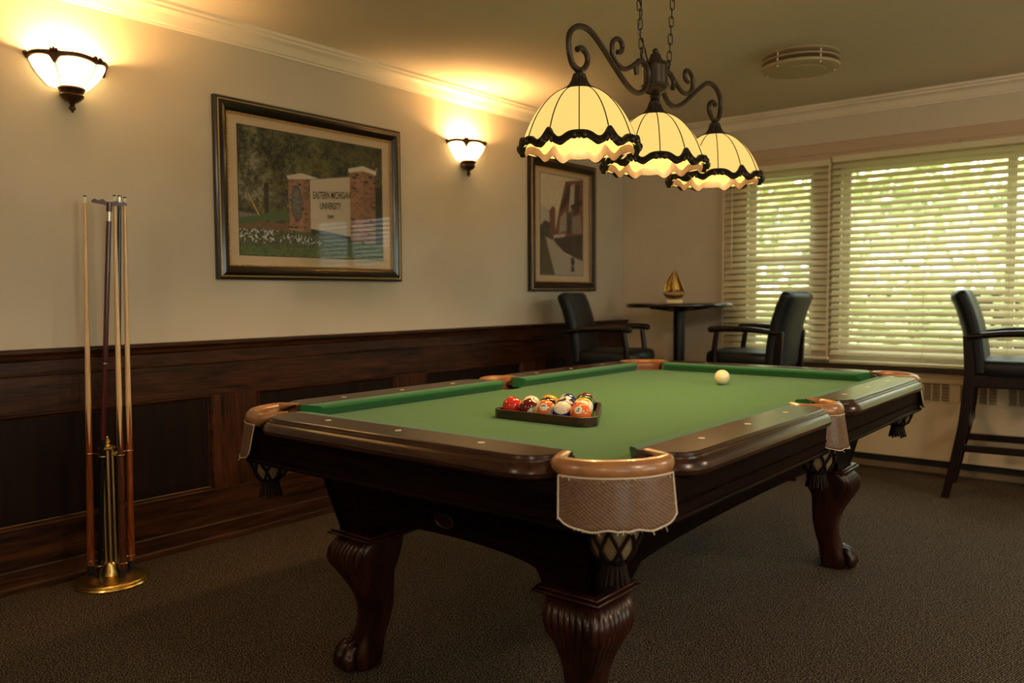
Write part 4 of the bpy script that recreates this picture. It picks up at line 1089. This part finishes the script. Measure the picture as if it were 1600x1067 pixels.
rack = {  # (row, index): name parts
 (0, 0): ('three_ball', 'solid red three ball at the left corner of the rack', RED, False, 3, vdir(0.2, -0.9, -0.5), vu, vu),
 (0, 1): ('fifteen_ball', 'maroon and white striped fifteen ball beside the red ball', MAR, True, 15, vdir(0.55, 0.75, 0.25), vu, vdir(0.55, -0.75, 0.45)),
 (0, 2): ('thirteen_ball', 'orange striped thirteen ball in the middle of the front row', ORG, True, 13, vdir(-0.20, 0.30, 1), -vr, vdir(0.85, -0.35, 0.25)),
 (0, 3): ('ten_ball', 'blue striped ten ball with its white end up, front row', BLU, True, 10, vdir(0.45, 0.85, 0.15), vu, vdir(-0.10, 0.66, 0.74)),
 (0, 4): ('five_ball', 'solid orange five ball at the near corner of the rack', ORG, False, 5, vdir(-0.28, 0.36, 1), vu + vr * 0.6, vu),
 (1, 0): ('fourteen_ball', 'cream topped green striped fourteen ball behind the maroon striped ball', GRN, True, 14, vdir(0.1, 0.62, 0.75), vu, vdir(0.0, 0.8, 0.5)),
 (1, 1): ('eight_ball', 'black eight ball half hidden behind the thirteen ball', BLK, False, 8, vdir(0.6, -0.5, -0.5), vu, vu),
 (1, 2): ('four_ball', 'solid dark purple four ball behind the blue striped ball', PUR, False, 4, vdir(0.5, 0.75, 0.4), vu, vu),
 (1, 3): ('eleven_ball', 'red and white striped eleven ball just behind the five ball', RED, True, 11, vdir(-0.2, 0.95, 0.3), vu, vdir(0.75, 0.35, 0.5)),
 (2, 0): ('one_ball', 'solid yellow one ball behind the black ball', YEL, False, 1, vdir(0.3, -0.9, -0.5), vu, vu),
 (2, 1): ('twelve_ball', 'purple and white striped twelve ball behind the dark purple ball', PUR, True, 12, vdir(-0.2, 0.85, 0.45), vu, vdir(-0.4, 0.85, 0.2)),
 (2, 2): ('nine_ball', 'yellow striped nine ball along the right side of the rack', YEL, True, 9, vdir(0.9, 0.0, -0.5), vu, vdir(0.95, -0.15, 0.2)),
 (3, 0): ('two_ball', 'solid blue two ball near the far end of the rack', BLU, False, 2, vdir(-0.5, 0.9, 0.1), vu, vu),
 (3, 1): ('six_ball', 'solid green six ball near the far end of the rack', GRN, False, 6, vdir(0.5, -0.9, -0.4), vu, vu),
 (4, 0): ('seven_ball', 'solid maroon seven ball at the far tip of the rack', MAR, False, 7, vdir(0.5, -0.9, -0.4), vu, vu)}
for (r, i), (nm, lab, col, st, num, spot, up, axis) in rack.items():
    p = R_ @ Vector(((i - (4 - r) / 2) * dl, r * dl * 0.866, BR))
    ball(nm, lab, p, col, st, axis, num, spot, up)
# rack
side_in = 0.268
def tri(off, rr, n=8):
    # rounded triangle: centres of corner balls, radius off
    cs_ = [Vector((-side_in / 2, 0)), Vector((side_in / 2, 0)), Vector((0, side_in * 0.866))]
    out = []
    for k, c_ in enumerate(cs_):
        a0 = math.radians((150, 270, 30)[k])
        for j in range(n + 1):
            a = a0 + math.radians(120) * j / n; out.append((c_.x + off * math.cos(a), c_.y + off * math.sin(a)))
    return out
rk = thing('ball_rack', 'dark wooden triangle rack around the pool balls', 'ball rack', (-1.441, 1.917, ZB), RKA)
inn, outr = tri(BR + 0.001, 0), tri(BR + 0.013, 0); n = len(inn)
rb = MB()
vs_ = [(x, y, z) for z in (0.0, 0.0275) for ring in (outr, inn) for x, y in ring]
fs = []
for i in range(n):
    j = (i + 1) % n
    fs += [(i, j, 2 * n + j, 2 * n + i), (n + j, n + i, 3 * n + i, 3 * n + j), (2 * n + i, 2 * n + j, 3 * n + j, 3 * n + i), (i, n + i, n + j, j)]
rb.add(vs_, fs).build('rack_frame', 'rackwood' if 'rackwood' in M else 'mah_x', rk, smooth=40, bevel=0.0015)
ct = thing('cue_ball', 'plain ivory cue ball near the far end of the table', 'cue ball', (TX + 0.050, 3.128, ZB + BR))
MB().ell((0, 0, 0), (BR, BR, BR), 32, 20).build('ball_body', plain('ivory_ball', srgb(236, 222, 186), 0.12, coat=0.4), ct, smooth=80)

# ================================================================== CUE STAND AND CUES
SX, SY = -3.258, 1.458
cst = thing('cue_stand', 'polished brass cue stand on the carpet by the panelled wall', 'cue stand', (SX, SY, 0))
MB().lathe([(0.0, 0.0), (0.134, 0.0), (0.137, 0.006), (0.134, 0.012), (0.126, 0.015), (0.128, 0.019), (0.122, 0.024), (0.100, 0.027), (0.045, 0.029), (0.036, 0.034), (0.030, 0.050), (0.026, 0.075), (0.020, 0.085), (0.0, 0.085)], 56).build('base', 'brass', cst, smooth=40)
for k in range(4):
    a = 2 * PI * k / 4 - 0.44
    MB().tube([(0.017 * math.cos(a), 0.017 * math.sin(a), 0.07), (0.017 * math.cos(a), 0.017 * math.sin(a), 0.542)], 0.0058, 10).build('post_rod', 'brass_dull', cst, smooth=60)
MB().tube([(0, 0, 0.07), (0, 0, 0.54)], 0.009, 12).build('core_post', 'maroon', cst, smooth=60)
MB().lathe([(0.0, 0.535), (0.030, 0.535), (0.032, 0.540), (0.028, 0.546), (0.014, 0.550), (0.008, 0.556), (0.012, 0.564), (0.008, 0.572), (0.004, 0.578), (0.006, 0.583), (0.0, 0.588)], 24).build('finial', 'brass', cst, smooth=40)
cues = [ # foot, top, kind
 ((-3.349, 1.418), (-3.357, 1.448, 1.537), 'house', 'maple pool cue with brown butt, leftmost in the brass stand', 'butt'),
 ((-3.221, 1.486), (-3.226, 1.503, 1.533), 'house', 'maple pool cue with dark brown butt, right beside the brass post', 'butt_dark'),
 ((-3.294, 1.554), (-3.290, 1.573, 1.537), 'house', 'maple pool cue with brown butt, rightmost in the brass stand', 'butt'),
 ((-3.262, 1.412), (-3.215, 1.478, 1.503), 'bridge', 'maroon bridge stick with crosswise head in the brass stand', None),
 ((-3.325, 1.510), (-3.296, 1.556, 1.541), 'black', 'slim black cue between the two right maple cues', None)]
ring_me = MB().lathe([(0.0185, -0.0018), (0.0205, 0), (0.0185, 0.0018), (0.0165, 0)], 22).mesh('cue_ring', 'steel', 60)
for (fx, fy), top, kind, lab, bmat in cues:
    foot = Vector((fx, fy, 0.029)); top = Vector(top); d = top - foot; Ln = d.length
    q = d.to_track_quat('Z', 'Y')
    t = tag(bpy.data.objects.new('pool_cue' if kind != 'bridge' else 'bridge_stick', None), lab, 'cue' if kind != 'bridge' else 'bridge stick', 'cues in the brass stand'); C.objects.link(t)
    t.location = foot; t.rotation_mode = 'QUATERNION'; t.rotation_quaternion = q; t.empty_display_size = 0.1
    if kind == 'house':
        zj = 0.50; rad = lambda z: 0.0148 - (0.0148 - 0.0064) * z / Ln
        MB().lathe([(0.0, 0.0), (0.0125, 0.0), (0.0135, 0.004), (0.0135, 0.03), (0.0, 0.03)], 18).build('bumper', 'rubber', t)
        # butt with four long points over the maple shaft
        n = 48; prof_z = [0.03, 0.2, zj]; bt = MB(); rings = []
        for z in (0.03, 0.2, 0.4, zj): rings.append([(rad(z) * math.cos(2 * PI * i / n), rad(z) * math.sin(2 * PI * i / n), z) for i in range(n)])
        tops = [zj + 0.19 * (1 - abs(((i / n * 4 + 0.35) % 1) - 0.5) * 2) for i in range(n)]
        for f in (0.33, 0.66, 1.0):
            rings.append([((rad(zj + (tops[i] - zj) * f) + 0.0002) * math.cos(2 * PI * i / n), (rad(zj + (tops[i] - zj) * f) + 0.0002) * math.sin(2 * PI * i / n), zj + (tops[i] - zj) * f) for i in range(n)])
        bt.loft(rings, cap=False).build('butt', bmat, t, smooth=60)
        MB().lathe([(rad(zj) - 0.0003, zj), (rad(0.9) - 0.0003, 0.9), (rad(1.2), 1.2), (rad(Ln - 0.03), Ln - 0.03)], 20).build('shaft', 'maple', t, smooth=60)
        MB().lathe([(0.0, Ln - 0.03), (0.0067, Ln - 0.03), (0.0066, Ln - 0.006), (0.0, Ln - 0.006)], 16).build('ferrule', 'ferrule', t)
        MB().lathe([(0.0, Ln - 0.006), (0.0067, Ln - 0.006), (0.006, Ln - 0.001), (0.0, Ln)], 16).build('tip', 'tip', t)
    elif kind == 'bridge':
        MB().lathe([(0.0, 0), (0.0085, 0), (0.0085, 0.55), (0.0, 0.55)], 16).build('lower_shaft', 'black', t, smooth=40)
        MB().lathe([(0.0, 0.55), (0.0088, 0.55), (0.0098, 0.75), (0.0098, Ln - 0.075), (0.0, Ln - 0.075)], 16).build('upper_shaft', 'maroon', t, smooth=40)
        MB().lathe([(0.0, 0.846), (0.0108, 0.846), (0.0108, 0.852), (0.0, 0.852)], 16).build('joint_ring', 'steel', t)
        MB().lathe([(0.0, Ln - 0.075), (0.0078, Ln - 0.075), (0.0078, Ln - 0.038), (0.0, Ln - 0.038)], 16).build('ferrule', 'steel', t)
        hd = MB(); hd.lathe([(0.0, Ln - 0.038), (0.0105, Ln - 0.038), (0.0105, Ln - 0.004), (0.0, Ln - 0.004)], 14)
        prof_ = [(-0.062, 0.006), (-0.052, 0.014), (-0.038, 0.008), (-0.024, 0.015), (-0.010, 0.006), (0.010, 0.006), (0.024, 0.012), (0.038, 0.006), (0.052, 0.010), (0.062, 0.004), (0.062, -0.004), (0.0, -0.010), (-0.062, -0.002)]
        hd.v += []; o0 = len(hd.v)
        qi = q.inverted(); ax_ = qi @ Vector((0.42, 0.907, -0.05)); sd_ = ax_.cross(Vector((0, 0, 1))).normalized()
        vs2 = [ax_ * a + Vector((0, 0, Ln - 0.006 + h)) + sd_ * w for w in (-0.005, 0.005) for a, h in prof_]; m_ = len(prof_)
        hd.add(vs2, [(i, (i + 1) % m_, m_ + (i + 1) % m_, m_ + i) for i in range(m_)] + [tuple(range(m_)), tuple(range(m_, 2 * m_))])
        hd.build('bridge_head', 'maroon', t, smooth=30)
    else:
        MB().lathe([(0.0, 0), (0.012, 0), (0.0118, 0.4), (0.0075, Ln - 0.03), (0.0, Ln - 0.03)], 16).build('shaft', 'black', t, smooth=40)
        MB().lathe([(0.0, Ln - 0.03), (0.0078, Ln - 0.03), (0.0076, Ln - 0.005), (0.0, Ln - 0.005)], 16).build('ferrule', 'steel', t)
        MB().lathe([(0.0, Ln - 0.005), (0.0072, Ln - 0.005), (0.006, Ln), (0.0, Ln)], 16).build('tip', 'tip', t)
    for zz in (0.512, 0.080):
        pc = foot + d * ((zz - 0.029) / d.z) - Vector((SX, SY, 0))
        rg = obj_from(ring_me, 'cue_ring', cst, Matrix.Translation(pc))
        hv = Vector((pc.x, pc.y, 0)); hd_ = hv.normalized()
        MB().tube([hd_ * 0.018 + Vector((0, 0, zz)), hd_ * max(0.019, hv.length - 0.0185) + Vector((0, 0, zz))], 0.003, 8).build('ring_arm', 'brass', cst, smooth=60)

# ================================================================== PUB TABLE, SAILBOAT
PX, PY, PZ = -2.715, 5.19, 1.072
tb_ = thing('pub_table', 'tall round black pub table in the room corner', 'table', (PX, PY, 0))
MB().lathe([(0.0, PZ - 0.028), (0.366, PZ - 0.028), (0.372, PZ - 0.020), (0.372, PZ - 0.006), (0.367, PZ), (0.0, PZ)], 64).build('table_top', 'tabletop', tb_, smooth=40)
MB().lathe([(0.0, PZ - 0.028), (0.120, PZ - 0.030), (0.085, PZ - 0.042), (0.045, PZ - 0.058), (0.0, PZ - 0.058)], 32).build('top_flange', 'tablepost', tb_, smooth=40)
for k in range(4):
    a = PI / 4 + k * PI / 2; d = Vector((math.cos(a), math.sin(a), 0))
    MB().tube([d * 0.03 + Vector((0, 0, PZ - 0.050)), d * 0.21 + Vector((0, 0, PZ - 0.033))], [0.012, 0.006], 8).build('bracket', 'tablepost', tb_)
MB().tube([(0, 0, 0.03), (0, 0, PZ - 0.04)], 0.040, 24).build('column', 'tablepost', tb_, smooth=50)
MB().lathe([(0.0, 0.0), (0.27, 0.0), (0.272, 0.008), (0.20, 0.022), (0.06, 0.036), (0.048, 0.06), (0.0, 0.06)], 40).build('base', 'tablepost', tb_, smooth=40)

st_ = thing('sailboat_sculpture', 'small gilded sailboat sculpture on a cream base', 'sculpture', (PX - 0.03, PY - 0.02, PZ), 0.62)
MB().box(-0.055, 0.055, -0.028, 0.028, 0, 0.026).build('base', 'marble', st_, bevel=0.004)
hull = MB(); rings = []
for k in range(13):
    u = -1 + 2 * k / 12; x = 0.078 * u; w = 0.026 * (1 - abs(u) ** 2.6) + 0.001; zt = 0.062 + 0.010 * u * u; dp = 0.036 * (1 - abs(u) ** 3) + 0.004
    rings.append([(x, w * math.cos(a), zt - dp * math.sin(a)) for a in [PI * j / 8 for j in range(9)]])
hull.loft(rings).build('hull', 'sculpt', st_, smooth=50)
MB().tube([(0.0, 0, 0.05), (0.0, 0, 0.262)], [0.003, 0.0015], 8).build('mast', 'sculpt', st_)
MB().tube([(0.0, 0, 0.078), (0.076, 0.004, 0.074)], 0.002, 8).build('boom', 'sculpt', st_)
def msail(u, v): # u along foot, v up
    w = 0.072 * (1 - v) ** 0.9; return (0.004 + u * w, 0.016 * math.sin(PI * u) * (1 - v * 0.6), 0.084 + 0.158 * v - 0.004 * u)
MB().grid(msail, 10, 14).build('mainsail', 'sculpt', st_, smooth=60, solid=0.0015)
def jib(u, v):
    w = 0.066 * (1 - v) ** 0.8; return (-0.006 - u * w * (0.9 + 0.35 * math.sin(PI * v)), 0.018 * math.sin(PI * u) * (1 - v * 0.5), 0.076 + 0.155 * v)
MB().grid(jib, 10, 14).build('jib_sail', 'sculpt', st_, smooth=60, solid=0.0015)

# ================================================================== CHAIRS
def make_chair(loc, rz, label):
    t = thing('bar_chair', label, 'chair', (loc[0], loc[1], 0), rz, 'navy bar chairs with arms')
    hw = 0.235
    # facing +X
    sc_ = MB(); rings = []
    for z, k in ((0.685, 0.97), (0.700, 1.0), (0.740, 1.0), (0.758, 0.975), (0.768, 0.92), (0.772, 0.80)):
        ring = []
        for i in range(32):
            a = 2 * PI * i / 32; c_, s_ = math.cos(a), math.sin(a); p = 5
            r = 1 / (abs(c_) ** p + abs(s_) ** p) ** (1 / p)
            ring.append((0.030 + 0.245 * k * r * c_, 0.245 * k * r * s_, z))
        rings.append(ring)
    sc_.loft(rings).build('seat_cushion', 'vinyl', t, smooth=60)
    sr = MB(); sr.box(-0.20, 0.255, -hw + 0.005, hw - 0.005, 0.620, 0.690); sr.build('seat_frame', 'chairwood', t, bevel=0.006)
    # backrest: leaning curved pad with a rolled top
    path = [(-0.190, 0.700), (-0.196, 0.78), (-0.208, 0.87), (-0.228, 0.96), (-0.255, 1.05), (-0.280, 1.11)]
    def bsec(x, z, th, lean):
        pts = []
        for i in range(28):
            a = 2 * PI * i / 28; c_, s_ = math.cos(a), math.sin(a); p = 4
            r = 1 / (abs(c_) ** p + abs(s_) ** p) ** (1 / p)
            xx = th * r * c_; yy = 0.238 * r * s_
            fl = 0.0035 * abs(math.sin(yy / 0.238 * PI * 2.5)) if c_ > 0.3 else 0
            pts.append((x + xx - fl + 0.03 * (yy / 0.238) ** 2, yy, z + xx * lean))
        return pts
    rings = []
    for x, z in path: rings.append(bsec(x, z, 0.046, 0.22))
    rings.append(bsec(-0.286, 1.128, 0.042, 0.25)); rings.append([(p[0], p[1] * 0.97, p[2]) for p in bsec(-0.288, 1.140, 0.032, 0.25)]); rings.append([(p[0], p[1] * 0.93, p[2]) for p in bsec(-0.289, 1.146, 0.016, 0.25)])
    bk = MB().loft(rings).build('backrest', 'vinyl', t, smooth=60)
    for s in (-1, 1):
        y = s * 0.215
        lg = [(-0.315, y, 0.0), (-0.275, y, 0.20), (-0.235, y, 0.42), (-0.215, y, 0.62), (-0.213, y, 0.74), (-0.222, y, 0.90)]
        b_ = MB(); sp = smoothpts(lg, 4)
        b_.loft([[(p.x - w, p.y - 0.017, p.z), (p.x + w, p.y - 0.017, p.z), (p.x + w, p.y + 0.017, p.z), (p.x - w, p.y + 0.017, p.z)] for p in sp for w in (0.020 + 0.006 * min(1, p.z / 0.5),)])
        b_.build('leg', 'chairwood', t, smooth=20, bevel=0.004)
        b_ = MB(); b_.loft([[(0.225 + a, y + c_, z) for a, c_ in ((-w, -w), (w, -w), (w, w), (-w, w))] for z, w in ((0.0, 0.015), (0.62, 0.021), (0.69, 0.021))])
        b_.build('leg', 'chairwood', t, smooth=20, bevel=0.004)
        # arm post and armrest
        ap = smoothpts([(0.170, s * 0.245, 0.640), (0.178, s * 0.252, 0.76), (0.160, s * 0.256, 0.895)], 5)
        MB().tube(ap, [0.022 - 0.006 * k / (len(ap) - 1) for k in range(len(ap))], 10, flat=(1, 0.8)).build('arm_post', 'chairwood', t, smooth=60)
        ar = smoothpts([(-0.225, s * 0.245, 0.896), (-0.17, s * 0.250, 0.902), (-0.05, s * 0.256, 0.914), (0.08, s * 0.258, 0.917), (0.17, s * 0.258, 0.914), (0.212, s * 0.258, 0.908)], 5)
        m_ = len(ar); MB().tube(ar, [0.020 + 0.008 * min(1, k / m_ * 1.6) if k < m_ - 2 else (0.024 if k == m_ - 2 else 0.016) for k in range(m_)], 12, flat=(0.72, 1.15)).build('armrest', 'chairwood', t, smooth=60)
        MB().box(-0.255, 0.225, y - 0.011, y + 0.011, 0.265, 0.305).build('stretcher', 'chairwood', t, bevel=0.003)
    MB().box(0.208, 0.242, -0.20, 0.20, 0.20, 0.245).build('foot_rail', 'chairwood', t, bevel=0.004)
    MB().box(-0.225, -0.205, -0.20, 0.20, 0.40, 0.44).build('back_rail', 'chairwood', t, bevel=0.003)
    return t
make_chair((-2.93, 4.62), 0.30, 'navy bar chair on the left, facing the corner pub table from the panelled wall')
make_chair((-2.10, 5.06), PI + 0.05, 'navy bar chair in the middle with its back to the wide window')
make_chair((-0.672, 5.215), 0.10, 'navy bar chair at the far right, cut off by the picture edge')
